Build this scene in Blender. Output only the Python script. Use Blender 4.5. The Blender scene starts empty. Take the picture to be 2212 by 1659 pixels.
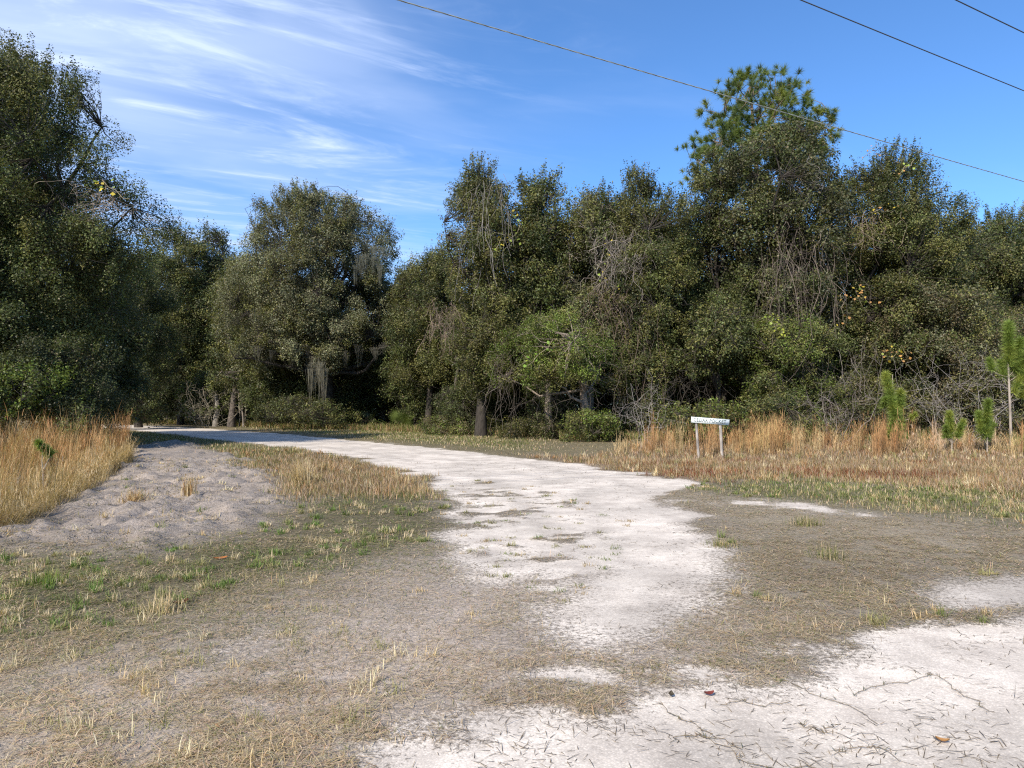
import bpy, math, numpy as np
from mathutils import Vector

C = bpy.context.scene.collection
RNG = np.random.default_rng(7)
R_ = math.radians

# ------------------------------------------------------------------ camera
CAM_H = 1.6
F = 1534.0                      # focal length in the units used for plan notes (picture 2212 wide)
TILT = math.atan(0.0366)
cd = bpy.data.cameras.new('camera'); cam = bpy.data.objects.new('camera', cd); C.objects.link(cam)
cam.location = (0, 0, CAM_H); cam.rotation_euler = (R_(90) + TILT, 0, 0)
cd.sensor_width = 36.0; cd.lens = 36.0 * F / 2212.0; cd.clip_end = 3000; cd.clip_start = 0.05
bpy.context.scene.camera = cam

def ray(px, py):
    rx = (px - 1106.0) / F; rz = (829.5 - py) / F
    return rx, math.cos(TILT) - rz * math.sin(TILT), math.sin(TILT) + rz * math.cos(TILT)
def at(px, py, D):              # world point seen there at distance D
    x, y, z = ray(px, py); return np.array([x / y * D, D, CAM_H + z / y * D])
def gp(px, py):                 # ground point
    x, y, z = ray(px, py); t = -CAM_H / z
    return (x * t, y * t)

# ------------------------------------------------------------------ noise
def _h(ix, iy, iz, s):
    n = (ix * 374761393 + iy * 668265263 + iz * 2147483647 + s * 1274126177) & 0xffffffff
    n = ((n ^ (n >> 13)) * 1274126177) & 0xffffffff
    n = ((n ^ (n >> 16)) * 2246822519) & 0xffffffff
    return ((n ^ (n >> 15)) & 0xffff) / 65535.0
def noise3(p, s=0):
    p = np.asarray(p, float); i = np.floor(p).astype(np.int64); f = p - i; f = f * f * (3 - 2 * f)
    r = 0
    for dx in (0, 1):
        for dy in (0, 1):
            for dz in (0, 1):
                w = (f[:, 0] if dx else 1 - f[:, 0]) * (f[:, 1] if dy else 1 - f[:, 1]) * (f[:, 2] if dz else 1 - f[:, 2])
                r = r + w * _h(i[:, 0] + dx, i[:, 1] + dy, i[:, 2] + dz, s)
    return r
def noise2(x, y, sc, s=0, octs=1):
    r = 0; a = 1; t = 0
    for o in range(octs):
        r = r + a * noise3(np.stack([x * sc, y * sc, np.zeros_like(x) + 0.5], 1), s + o); t += a; a *= .5; sc *= 2.03
    return r / t
def sstep(a, b, x):
    t = np.clip((x - a) / (b - a), 0, 1); return t * t * (3 - 2 * t)

# ------------------------------------------------------------------ mesh helpers
def make_mesh(name, V, quads=None, tris=None, col=None, smooth=False, attrs=None):
    me = bpy.data.meshes.new(name)
    V = np.asarray(V, np.float32)
    q = np.zeros((0, 4), np.int32) if quads is None else np.asarray(quads, np.int32)
    t = np.zeros((0, 3), np.int32) if tris is None else np.asarray(tris, np.int32)
    me.vertices.add(len(V)); me.vertices.foreach_set('co', V.ravel())
    nl = q.size + t.size
    me.loops.add(nl); me.loops.foreach_set('vertex_index', np.concatenate([q.ravel(), t.ravel()]))
    me.polygons.add(len(q) + len(t))
    ls = np.concatenate([np.arange(len(q)) * 4, q.size + np.arange(len(t)) * 3]).astype(np.int32)
    me.polygons.foreach_set('loop_start', ls)
    if smooth: me.polygons.foreach_set('use_smooth', np.ones(len(ls), bool))
    if col is not None:
        a = me.attributes.new('col', 'FLOAT_COLOR', 'POINT')
        c4 = np.ones((len(V), 4), np.float32); c4[:, :3] = col; a.data.foreach_set('color', c4.ravel())
    for k, v in (attrs or {}).items():
        a = me.attributes.new(k, 'FLOAT', 'POINT'); a.data.foreach_set('value', np.asarray(v, np.float32))
    me.update(calc_edges=True)
    return me

class Geo:
    def __init__(s): s.V = []; s.Q = []; s.T = []; s.K = []; s.n = 0
    def add(s, V, Q=None, T=None, K=(0.5, 0.5, 0.5)):
        V = np.asarray(V, float).reshape(-1, 3)
        if Q is not None and len(Q): s.Q.append(np.asarray(Q) + s.n)
        if T is not None and len(T): s.T.append(np.asarray(T) + s.n)
        K = np.asarray(K, float)
        if K.ndim == 1: K = np.tile(K, (len(V), 1))
        s.V.append(V); s.K.append(K); s.n += len(V)
    def mesh(s, name, smooth=False):
        return make_mesh(name, np.concatenate(s.V), np.concatenate(s.Q) if s.Q else None,
                         np.concatenate(s.T) if s.T else None, np.concatenate(s.K), smooth)

def tubes(g, P, R, S=4, K=(0.2, 0.17, 0.14)):
    """P (N,K,3) centre lines, R (N,K) radii"""
    P = np.asarray(P, float); R = np.asarray(R, float); N, M, _ = P.shape
    d = P[:, -1] - P[:, 0]; d /= np.linalg.norm(d, axis=1, keepdims=True) + 1e-9
    ref = np.where(np.abs(d[:, 2:3]) > .8, np.array([[1., 0, 0]]), np.array([[0, 0, 1.]]))
    a = np.cross(d, ref); a /= np.linalg.norm(a, axis=1, keepdims=True) + 1e-9; b = np.cross(d, a)
    th = np.arange(S) * 2 * math.pi / S
    ring = a[:, None, :] * np.cos(th)[None, :, None] + b[:, None, :] * np.sin(th)[None, :, None]
    V = P[:, :, None, :] + ring[:, None, :, :] * R[:, :, None, None]
    idx = np.arange(N * M * S).reshape(N, M, S)
    i0 = idx[:, :-1, :]; i1 = idx[:, 1:, :]
    Q = np.stack([i0, np.roll(i0, -1, 2), np.roll(i1, -1, 2), i1], -1).reshape(-1, 4)
    K = np.asarray(K, float)
    if K.ndim == 2: K = np.repeat(K, M * S, 0)
    g.add(V, Q, None, K)

def curve_pts(A, B, M, bend, rng):
    """N bent lines from A to B"""
    N = len(A); t = np.linspace(0, 1, M)[None, :, None]
    P = A[:, None, :] * (1 - t) + B[:, None, :] * t
    L = np.linalg.norm(B - A, axis=1)[:, None, None]
    o = rng.normal(size=(N, 1, 3)) * L * bend
    P = P + o * np.sin(t * math.pi)
    if M > 3: P[:, 1:-1] += rng.normal(size=(N, M - 2, 3)) * L * bend * .3
    return P

def nrm(v): return v / (np.linalg.norm(v, axis=-1, keepdims=True) + 1e-9)

def leaves(g, P, out, size, aspect, K, rng, rnd=0.9, upw=0.35):
    """diamond leaves folded about the middle"""
    N = len(P)
    n = nrm(out * .55 + np.array([0, 0, upw]) + rng.normal(size=(N, 3)) * rnd * .6)
    a = nrm(np.cross(n, rng.normal(size=(N, 3)))); b = np.cross(n, a)
    L = size * rng.uniform(.5, 1.45, (N, 1)); W = L * aspect
    V = np.stack([P - a * L * .5, P + b * W * .5 + n * W * .12, P + a * L * .5, P - b * W * .5 + n * W * .12], 1)
    Q = np.arange(N * 4).reshape(N, 4)
    g.add(V, Q, None, np.repeat(K, 4, 0))

def link(name, me, mat, parent=None):
    o = bpy.data.objects.new(name, me); C.objects.link(o)
    if mat: me.materials.append(mat)
    if parent: o.parent = parent
    return o
def thing(name, label, cat, loc, group=None):
    o = bpy.data.objects.new(name, None); C.objects.link(o); o.location = loc
    o.empty_display_size = .2
    o['label'] = label; o['category'] = cat
    if group: o['group'] = group
    return o
def tag(o, label, cat, group=None, kind=None):
    o['label'] = label; o['category'] = cat
    if group: o['group'] = group
    if kind: o['kind'] = kind
    return o

# ------------------------------------------------------------------ materials
def new_mat(name):
    m = bpy.data.materials.new(name); m.use_nodes = True
    nt = m.node_tree; nt.nodes.clear(); return m, nt
def nd(nt, t, **kw):
    n = nt.nodes.new(t)
    for k, v in kw.items():
        if k in n.inputs: n.inputs[k].default_value = v
        else: setattr(n, k, v)
    return n
def leaf_mat(name, trans=.25, rough=.5, spec=.4):
    m, nt = new_mat(name); L = nt.links
    at_ = nd(nt, 'ShaderNodeAttribute', attribute_name='col')
    p = nd(nt, 'ShaderNodeBsdfPrincipled', Roughness=rough); p.inputs['Specular IOR Level'].default_value = spec
    t = nd(nt, 'ShaderNodeBsdfTranslucent'); mx = nd(nt, 'ShaderNodeMixShader'); mx.inputs[0].default_value = trans
    br = nd(nt, 'ShaderNodeMix', data_type='RGBA', blend_type='MULTIPLY'); br.inputs[0].default_value = 1
    br.inputs[7].default_value = (1.5, 1.5, .7, 1)
    o = nd(nt, 'ShaderNodeOutputMaterial')
    L.new(at_.outputs['Color'], p.inputs['Base Color']); L.new(at_.outputs['Color'], br.inputs[6])
    L.new(br.outputs[2], t.inputs['Color'])
    L.new(p.outputs[0], mx.inputs[1]); L.new(t.outputs[0], mx.inputs[2]); L.new(mx.outputs[0], o.inputs[0])
    return m
def bark_mat(name, sc=9, spec=.2):
    m, nt = new_mat(name); L = nt.links
    at_ = nd(nt, 'ShaderNodeAttribute', attribute_name='col')
    tc = nd(nt, 'ShaderNodeTexCoord'); mp = nd(nt, 'ShaderNodeMapping'); mp.inputs['Scale'].default_value = (1, 1, .3)
    no = nd(nt, 'ShaderNodeTexNoise', Scale=sc, Detail=6.0, Roughness=.65)
    rp = nd(nt, 'ShaderNodeMapRange'); rp.inputs[1].default_value = .3; rp.inputs[2].default_value = .7
    rp.inputs[3].default_value = .45; rp.inputs[4].default_value = 1.5
    mu = nd(nt, 'ShaderNodeMix', data_type='RGBA', blend_type='MULTIPLY'); mu.inputs[0].default_value = 1
    p = nd(nt, 'ShaderNodeBsdfPrincipled', Roughness=.9); p.inputs['Specular IOR Level'].default_value = spec
    bp = nd(nt, 'ShaderNodeBump', Strength=.6, Distance=.03); o = nd(nt, 'ShaderNodeOutputMaterial')
    L.new(tc.outputs['Object'], mp.inputs[0]); L.new(mp.outputs[0], no.inputs[0]); L.new(no.outputs[0], rp.inputs[0])
    L.new(at_.outputs['Color'], mu.inputs[6]); L.new(rp.outputs[0], mu.inputs[7]); L.new(mu.outputs[2], p.inputs['Base Color'])
    L.new(no.outputs[0], bp.inputs['Height']); L.new(bp.outputs[0], p.inputs['Normal']); L.new(p.outputs[0], o.inputs[0])
    return m
M_LEAF = leaf_mat('oak_leaf', .22, .5, .28)
M_NEEDLE = leaf_mat('pine_needle', .3, .5, .3)
M_GRASS = leaf_mat('dry_grass', .22, .7, .12)
M_MOSS = leaf_mat('grey_moss', .3, .9, .05)
M_BARK = bark_mat('bark')
M_TWIG = bark_mat('twig', 3)

# ------------------------------------------------------------------ sun and sky
SUN_AZ, SUN_EL = R_(30), R_(38)      # from behind the viewer, 30 degrees to the left
ts = Vector((-math.sin(SUN_AZ) * math.cos(SUN_EL), -math.cos(SUN_AZ) * math.cos(SUN_EL), math.sin(SUN_EL)))
sl = bpy.data.lights.new('sun', 'SUN'); sl.energy = 4.6; sl.angle = R_(.5); sl.color = (1, .925, .81)
so = bpy.data.objects.new('sun', sl); C.objects.link(so); so.rotation_euler = ts.to_track_quat('Z', 'Y').to_euler()
so.location = (-20, -30, 40)

def build_world():
    w = bpy.data.worlds.new('World'); bpy.context.scene.world = w; w.use_nodes = True
    nt = w.node_tree; nt.nodes.clear(); L = nt.links
    sky = nd(nt, 'ShaderNodeTexSky'); sky.sky_type = 'NISHITA'; sky.sun_disc = False
    sky.sun_elevation = SUN_EL; sky.sun_rotation = math.atan2(ts.x, ts.y)
    sky.air_density = 1.0; sky.dust_density = .1; sky.ozone_density = 3.0
    def math_(op, a, b=None, c=None):
        n = nd(nt, 'ShaderNodeMath', operation=op)
        for i, v in enumerate((a, b, c)):
            if v is None: continue
            if isinstance(v, (int, float)): n.inputs[i].default_value = v
            else: L.new(v, n.inputs[i])
        return n.outputs[0]
    def mrange(v, a, b, c=0., d=1.):
        n = nd(nt, 'ShaderNodeMapRange', interpolation_type='SMOOTHSTEP'); L.new(v, n.inputs[0])
        for i, q in enumerate((a, b, c, d)): n.inputs[i + 1].default_value = q
        return n.outputs[0]
    tc = nd(nt, 'ShaderNodeTexCoord'); sp = nd(nt, 'ShaderNodeSeparateXYZ'); L.new(tc.outputs['Generated'], sp.inputs[0])
    z = math_('MAXIMUM', sp.outputs[2], .03)
    X = math_('DIVIDE', sp.outputs[0], z); Y = math_('DIVIDE', sp.outputs[1], z)
    # high thin cloud sheet: u runs along the streaks, v across them
    u = math_('ADD', math_('MULTIPLY', X, .92), math_('MULTIPLY', Y, .39))
    v = math_('SUBTRACT', math_('MULTIPLY', Y, .92), math_('MULTIPLY', X, .39))
    def cl(su, sv, off, det=6., dist=.6, rough=.55):
        cb = nd(nt, 'ShaderNodeCombineXYZ'); L.new(math_('MULTIPLY', u, su), cb.inputs[0]); L.new(math_('MULTIPLY', v, sv), cb.inputs[1])
        cb.inputs[2].default_value = off
        n = nd(nt, 'ShaderNodeTexNoise', Scale=1., Detail=det, Roughness=rough, Distortion=dist); L.new(cb.outputs[0], n.inputs[0])
        return n.outputs[0]
    streak = mrange(cl(.8, 2.5, 3.1, 9., 1.9, .62), .44, .80)
    fine = mrange(cl(4., 9., 9.7, 6., 1.5, .6), .35, .8, .55, 1.25)
    body = mrange(cl(.75, 1.5, 5.2, 4., .5), .36, .66)
    left = mrange(X, -1.0, .5, 1., 0.)                       # the sheet thins out to the right
    low = mrange(Y, 1.0, 2.6, 1., .55)
    haze = math_('MULTIPLY', mrange(X, -1.5, .1, 1., 0.), mrange(Y, 1.4, 3.2, .5, .12))
    c1 = math_('MULTIPLY', math_('MULTIPLY', streak, fine), math_('MULTIPLY', left, .85))
    c2 = math_('MULTIPLY', math_('MULTIPLY', body, left), math_('MULTIPLY', low, .5))
    cov = math_('MINIMUM', math_('ADD', math_('ADD', c1, c2), haze), .9)
    lowc = math_('MULTIPLY', mrange(cl(.45, .7, 31., 6., 1.), .52, .72), math_('MULTIPLY', mrange(Y, 3.4, 5.5, 0., .8), mrange(X, -.6, .3, 1., .15)))
    cov = math_('MAXIMUM', cov, lowc)
    cov = math_('ADD', cov, math_('MULTIPLY', mrange(cl(.5, 1.2, 20., 5., .5), .55, .8), .1))
    tint = nd(nt, 'ShaderNodeMix', data_type='RGBA', blend_type='MULTIPLY'); tint.inputs[0].default_value = 1
    tint.inputs[7].default_value = (.64, .94, 1.24, 1); L.new(sky.outputs[0], tint.inputs[6])
    mx = nd(nt, 'ShaderNodeMix', data_type='RGBA'); L.new(cov, mx.inputs[0]); L.new(tint.outputs[2], mx.inputs[6])
    mx.inputs[7].default_value = (4.7, 5.6, 7.6, 1)
    bg = nd(nt, 'ShaderNodeBackground', Strength=.125); L.new(mx.outputs[2], bg.inputs[0])
    o = nd(nt, 'ShaderNodeOutputWorld'); L.new(bg.outputs[0], o.inputs[0])
build_world()

# ------------------------------------------------------------------ zones of the ground (plan, in metres)
def poly(pts): return np.array([gp(*p) for p in pts])
Z_ROAD = poly([(150,914),(230,916),(400,923),(560,934),(700,945),(850,960),(1000,976),(1100,988),(1200,997),(1300,1015),(1450,1037),
               (1500,1044),(1405,1062),(1390,1076),(1480,1104),(1500,1112),(1462,1128),(1530,1180),(1540,1225),(1500,1260),(1470,1300),(1400,1345),(1300,1385),
               (1215,1345),(1205,1290),(1150,1225),(1070,1255),(1010,1215),(985,1150),(985,1090),(950,1042),(880,1012),(780,990),(640,967),(480,951),(330,932),(150,919)])
Z_FRONT = poly([(560,1900),(700,1690),(800,1640),(920,1590),(1100,1550),(1240,1500),(1350,1462),(1480,1440),(1600,1455),(1700,1430),(1830,1410),
                (1930,1400),(2040,1395),(2130,1370),(2300,1330),(2900,1300),(3400,1900)])
Z_P1 = poly([(2010,1278),(2080,1262),(2212,1246),(2500,1230),(2500,1285),(2212,1308),(2120,1312),(2060,1310)])
Z_P2 = poly([(1440,1078),(1560,1082),(1640,1077),(1720,1080),(1800,1095),(1880,1113),(1800,1110),(1700,1100),(1640,1088),(1540,1090)])
Z_P3 = poly([(400,1412),(470,1400),(560,1375),(620,1388),(540,1402),(470,1422)])
Z_SAND = poly([(262,985),(285,968),(330,958),(420,955),(485,980),(540,1012),(600,1050),(612,1092),(560,1128),(470,1155),(380,1172),(300,1188),(170,1178),
               (0,1188),(-120,1190),(-60,1160),(60,1140),(150,1095),(205,1060),(242,1022)])
Z_GREY = poly([(380,1430),(560,1370),(720,1320),(850,1255),(980,1205),(1150,1230),(1215,1300),(1290,1385),(1420,1345),(1440,1420),(1300,1480),(1150,1540),(950,1590),(750,1640),(560,1610),(250,1560),(120,1520)])
Z_GREENR = poly([(1500,1052),(1650,1040),(1750,1032),(1900,1046),(2050,1060),(2300,1075),(2600,1080),(2600,1140),(2212,1125),(2000,1112),(1850,1098),(1700,1078),(1580,1065)])
Z_BROWNR = poly([(1150,985),(1300,985),(1400,960),(1600,955),(2300,940),(2700,950),(2700,1090),(2212,1075),(1900,1045),(1700,1035),(1500,1040),(1300,1012)])
Z_BROWNL = poly([(500,972),(640,972),(780,994),(880,1016),(945,1050),(930,1075),(800,1080),(700,1070),(620,1085),(600,1040),(540,1005)])
Z_GREENL = poly([(620,1090),(700,1075),(900,1070),(978,1100),(984,1180),(955,1215),(850,1262),(700,1328),(500,1385),(300,1425),(0,1450),(-400,1440),(-400,1195),(0,1192),(300,1195),(500,1165)])
Z_STRAWL = poly([(-300,1520),(100,1545),(350,1575),(560,1530),(760,1480),(960,1440),(1120,1450),(1060,1520),(860,1580),(700,1650),(500,1900),(-600,1900)])
Z_DARKR = poly([(1400,1070),(1480,1055),(1700,1085),(1900,1115),(2300,1135),(2900,1140),(2900,1240),(2300,1236),(2020,1262),(1950,1330),(1760,1340),(1620,1290),(1560,1200),(1540,1130),(1480,1110)])
Z_GREENF = poly([(150,908),(300,909),(560,925),(700,936),(850,950),(1000,962),(1150,972),(1150,945),(900,915),(500,900),(150,900)])
Z_VERGE = poly([(120,922),(330,937),(480,956),(640,972),(640,1000),(560,1008),(485,976),(420,951),(330,954),(285,964),(190,962)])
Z_LITTER = poly([(985,1045),(1060,1035),(1200,1060),(1330,1120),(1310,1190),(1290,1240),(1180,1290),(1000,1260),(960,1150)])

def sdf(P, x, y):               # >0 inside
    d2 = np.full(len(x), 1e18); ins = np.zeros(len(x), bool)
    n = len(P)
    for i in range(n):
        ax, ay = P[i]; bx, by = P[(i + 1) % n]
        ex, ey = bx - ax, by - ay; wx, wy = x - ax, y - ay
        t = np.clip((wx * ex + wy * ey) / (ex * ex + ey * ey + 1e-12), 0, 1)
        d2 = np.minimum(d2, (wx - ex * t) ** 2 + (wy - ey * t) ** 2)
        c = ((ay > y) != (by > y)) & (x < (bx - ax) * (y - ay) / ((by - ay) if abs(by - ay) > 1e-12 else 1e-12) + ax)
        ins ^= c
    d = np.sqrt(d2); return np.where(ins, d, -d)

def zones(x, y):
    x = np.asarray(x, float); y = np.asarray(y, float)
    r = np.hypot(x, y)
    k = np.clip(r / 14, .35, 1.6)
    wx = x + (noise2(x, y, 1.1, 3, 3) - .5) * 1.1 * k; wy = y + (noise2(x, y, 1.1, 13, 3) - .5) * 1.1 * k
    fr = (noise2(x, y, 3.3, 21, 4) - .5) * .8 * k
    near = 1 + 1.0 * sstep(10.5, 5.5, y)
    def soft(P, w, o=0.): w = w * near; return sstep(-w * 1.7, w * 1.7, sdf(P, wx, wy) + fr + o)
    z = {}
    road = np.maximum.reduce([soft(Z_ROAD, .26, .12), soft(Z_P1, .2, .1) * .92, soft(Z_P2, .3, .0) * .72 * (.55 + .75 * sstep(.4, .6, noise2(x, y, 2.2, 63, 3))), soft(Z_P3, .15, -.05) * .62])
    # front road: broken edge with mats of clippings over it
    fd = sdf(Z_FRONT, wx, wy)
    mats = noise2(x * .8 + y * .5, y * 1.6, 1.25, 44, 4)
    front = sstep(-.95, .95, fd + (mats - .5) * 5.5 * np.exp(-np.clip(fd, 0, 9) / .8) + .15 + (noise2(x, y, 5., 45, 3) - .5) * .9)
    front = front * sstep(-.75, -.1, fd)
    lit = soft(Z_LITTER, .3)
    ln = sstep(.50, .62, noise2(x, y * 1.3, 3.0, 51, 4) * .6 + noise2(x, y, .9, 52, 2) * .4)
    road = np.clip(np.maximum(road * (1 - .8 * lit * ln), front), 0, 1)
    z['road'] = road; dr = sdf(Z_ROAD, x, y)
    z['tone'] = 1 - (.13 * np.exp(-((dr - 1.15) / .22) ** 2) + .10 * np.exp(-((dr - 2.5) / .3) ** 2)) * (.4 + 1.2 * noise2(x, y, .8, 61, 2)) - .16 * sstep(.54, .7, noise2(x, y, .9, 62, 3)) * (y < 7) - .08 * np.exp(-((fd - 2.2) / .5) ** 2)
    nr = 1 - road
    z['sand'] = soft(Z_SAND, .35) * nr
    z['grey'] = soft(Z_GREY, .6, .35) * nr
    z['greenr'] = soft(Z_GREENR, .7) * nr; z['brownr'] = soft(Z_BROWNR, .6) * nr; z['brownl'] = soft(Z_BROWNL, .5) * nr
    z['greenl'] = soft(Z_GREENL, .5) * nr; z['strawl'] = soft(Z_STRAWL, .6) * nr; z['darkr'] = soft(Z_DARKR, .6) * nr
    z['greenf'] = np.maximum(soft(Z_GREENF, 1.2), soft(Z_VERGE, .5, .2)) * nr; z['sand'] = z['sand'] * (1 - z['greenf'])
    return z

def height(x, y, z):
    r = np.hypot(x, y)
    h = (noise2(x, y, .12, 71, 3) - .5) * .16 * sstep(6, 25, r) + (noise2(x, y, .7, 73, 3) - .5) * .05
    s = z['sand']
    lump = np.abs(noise2(x, y, 1.6, 75, 2) - .5) * 2
    h = h + sstep(.2, 1, s) * (.10 + (noise2(x, y, 1.6, 76, 3) - .5) * .30 + (noise2(x, y, 4, 79, 2) - .5) * .22 + (noise2(x, y, 7, 80, 2) - .5) * .19 - lump * .08)
    h = h + (1 - z['road']) * (noise2(x, y, 5, 78, 2) - .5) * .03
    h = h - z['road'] * .015
    return h
def ground_z(x, y):
    x = np.atleast_1d(np.asarray(x, float)); y = np.atleast_1d(np.asarray(y, float))
    return height(x, y, zones(x, y))

BASE = dict(soil=(.115, .09, .06), sand=(.335, .28, .232), grey=(.52, .43, .35), greenr=(.15, .135, .07), brownr=(.20, .135, .08),
            brownl=(.16, .115, .055), greenl=(.125, .105, .06), strawl=(.30, .24, .165), darkr=(.29, .24, .17), greenf=(.12, .115, .045))
def base_col(x, y, z):
    n = noise2(x, y, .8, 81, 3)[:, None]
    c = np.array([[.25, .21, .165]]) * (.7 + .6 * n) + np.array([[.03, .025, .01]]) * (noise2(x, y, .35, 83, 2)[:, None] - .5)
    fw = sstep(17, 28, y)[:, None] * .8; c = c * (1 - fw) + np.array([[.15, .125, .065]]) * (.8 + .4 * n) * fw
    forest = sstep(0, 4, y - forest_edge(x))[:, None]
    for k in ('greenf', 'brownr', 'brownl', 'greenl', 'strawl', 'darkr', 'grey', 'greenr', 'sand'):
        w = z[k][:, None] * .9; c = c * (1 - w) + np.array([BASE[k]]) * (.8 + .4 * n) * w
    c = c * (1 - z['sand'][:, None] * (.42 - .75 * noise2(x, y, 4.5, 84, 3)[:, None]))
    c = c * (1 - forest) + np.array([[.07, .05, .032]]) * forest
    return c
EDGE_X = np.array([-200, -90, -60, -46, -30, -20, -6, 3, 10, 18, 30, 45, 90]); EDGE_Y = np.array([120, 110, 98, 88, 76, 64, 52, 40, 38, 37, 41, 44, 50])
def forest_edge(x): return np.interp(x, EDGE_X, EDGE_Y)

# ------------------------------------------------------------------ ground sheets
def axis(lims):
    out = [lims[0][0]]
    for a, b, s in lims:
        n = max(1, int(round((b - a) / s))); out += list(np.linspace(a, b, n + 1)[1:])
    return np.array(out)
gx = axis([(-900, -200, 50), (-200, -60, 5), (-60, -22, .7), (-22, -12, .12), (-12, 10, .07), (10, 22, .14), (22, 60, .7), (60, 200, 5), (200, 900, 50)])
gy = axis([(-60, 0, 4), (0, 2.4, .3), (2.4, 9, .06), (9, 22, .09), (22, 45, .3), (45, 100, 1.0), (100, 300, 10), (300, 1500, 60)])
GX, GY = np.meshgrid(gx, gy)
fx, fy = GX.ravel(), GY.ravel()
zz = zones(fx, fy); hz = height(fx, fy, zz)
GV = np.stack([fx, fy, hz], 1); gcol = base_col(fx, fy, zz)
ny, nx = GX.shape
I = np.arange(ny * nx).reshape(ny, nx)
Q = np.stack([I[:-1, :-1], I[:-1, 1:], I[1:, 1:], I[1:, :-1]], -1).reshape(-1, 4)
rq = zz['road'][Q].mean(1) > .5; sq = (zz['sand'][Q].mean(1) > .5) & ~rq

def ground_mat():
    m, nt = new_mat('ground_surface'); L = nt.links
    ac = nd(nt, 'ShaderNodeAttribute', attribute_name='col'); ar = nd(nt, 'ShaderNodeAttribute', attribute_name='road')
    asd = nd(nt, 'ShaderNodeAttribute', attribute_name='sand')
    tc = nd(nt, 'ShaderNodeTexCoord')
    def noise(sc, det=5., rough=.6):
        n = nd(nt, 'ShaderNodeTexNoise', Scale=sc, Detail=det, Roughness=rough); L.new(tc.outputs['Object'], n.inputs[0]); return n.outputs[0]
    def mr(v, a, b, c, d, ip='LINEAR'):
        n = nd(nt, 'ShaderNodeMapRange', interpolation_type=ip); L.new(v, n.inputs[0])
        for i, q in enumerate((a, b, c, d)): n.inputs[i + 1].default_value = q
        return n.outputs[0]
    def m_(op, a, b):
        n = nd(nt, 'ShaderNodeMath', operation=op)
        for i, v in enumerate((a, b)):
            if isinstance(v, (int, float)): n.inputs[i].default_value = v
            else: L.new(v, n.inputs[i])
        return n.outputs[0]
    def mulcol(c, f):
        n = nd(nt, 'ShaderNodeMix', data_type='RGBA', blend_type='MULTIPLY'); n.inputs[0].default_value = 1
        L.new(c, n.inputs[6]); L.new(f, n.inputs[7]); return n.outputs[2]
    n1 = noise(2.2); n2 = noise(26., 6., .7); n3 = noise(110., 3., .7)
    base = mulcol(ac.outputs['Color'], mr(n2, .3, .7, .62, 1.38)); base = mulcol(base, mr(n3, .3, .7, .7, 1.3))
    # crushed limestone: pale fines with brighter grit and darker damp spots
    rc = nd(nt, 'ShaderNodeValToRGB'); L.new(n1, rc.inputs[0])
    e = rc.color_ramp.elements; e[0].position = .3; e[0].color = (.60, .52, .435, 1); e[1].position = .68; e[1].color = (.78, .69, .58, 1)
    vo = nd(nt, 'ShaderNodeTexVoronoi', Scale=55.); L.new(tc.outputs['Object'], vo.inputs[0])
    road = mulcol(rc.outputs[0], mr(noise(.55, 4., .6), .38, .62, .80, 1.06)); road = mulcol(road, mr(n2, .3, .7, .84, 1.1)); road = mulcol(road, mr(n3, .3, .7, .82, 1.16)); road = mulcol(road, mr(vo.outputs['Distance'], .1, .5, 1.16, .9))
    at_ = nd(nt, 'ShaderNodeAttribute', attribute_name='tone'); road = mulcol(road, at_.outputs['Fac'])
    fac = mr(m_('ADD', ar.outputs['Fac'], m_('MULTIPLY', m_('SUBTRACT', m_('ADD', m_('MULTIPLY', n2, .6), m_('MULTIPLY', n3, .4)), .5), 2.6)), .25, .75, 0., 1., 'SMOOTHSTEP')
    # white grit lying on the sand
    grit = m_('MULTIPLY', mr(noise(60., 2., .5), .66, .7, 0., 1.), m_('MULTIPLY', asd.outputs['Fac'], .6))
    mg = nd(nt, 'ShaderNodeMix', data_type='RGBA'); L.new(grit, mg.inputs[0]); L.new(base, mg.inputs[6]); mg.inputs[7].default_value = (.55, .52, .47, 1)
    mx = nd(nt, 'ShaderNodeMix', data_type='RGBA'); L.new(fac, mx.inputs[0]); L.new(mg.outputs[2], mx.inputs[6]); L.new(road, mx.inputs[7])
    p = nd(nt, 'ShaderNodeBsdfPrincipled', Roughness=.95); p.inputs['Specular IOR Level'].default_value = .15
    h = m_('ADD', m_('MULTIPLY', n2, .7), m_('MULTIPLY', n3, .35)); h = m_('ADD', h, m_('MULTIPLY', vo.outputs['Distance'], .12))
    bp = nd(nt, 'ShaderNodeBump', Distance=.035); L.new(h, bp.inputs['Height']); L.new(mr(fac, 0, 1, .9, .2), bp.inputs['Strength'])
    o = nd(nt, 'ShaderNodeOutputMaterial'); L.new(mx.outputs[2], p.inputs['Base Color']); L.new(bp.outputs[0], p.inputs['Normal']); L.new(p.outputs[0], o.inputs[0])
    return m
M_GROUND = ground_mat()
def sheet(name, mask, label):
    q = Q[mask]; u, inv = np.unique(q, return_inverse=True)
    me = make_mesh(name, GV[u], inv.reshape(-1, 4), None, gcol[u], True, dict(road=zz['road'][u], sand=zz['sand'][u], tone=zz['tone'][u]))
    o = link(name, me, M_GROUND); tag(o, label, name.replace('_', ' '), None, 'structure'); return o
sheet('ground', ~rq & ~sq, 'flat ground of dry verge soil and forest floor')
sheet('road', rq, 'white crushed limestone road curving left into the woods')
sheet('sand', sq, 'disturbed bare grey sand between the tall grass and the road')

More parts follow.
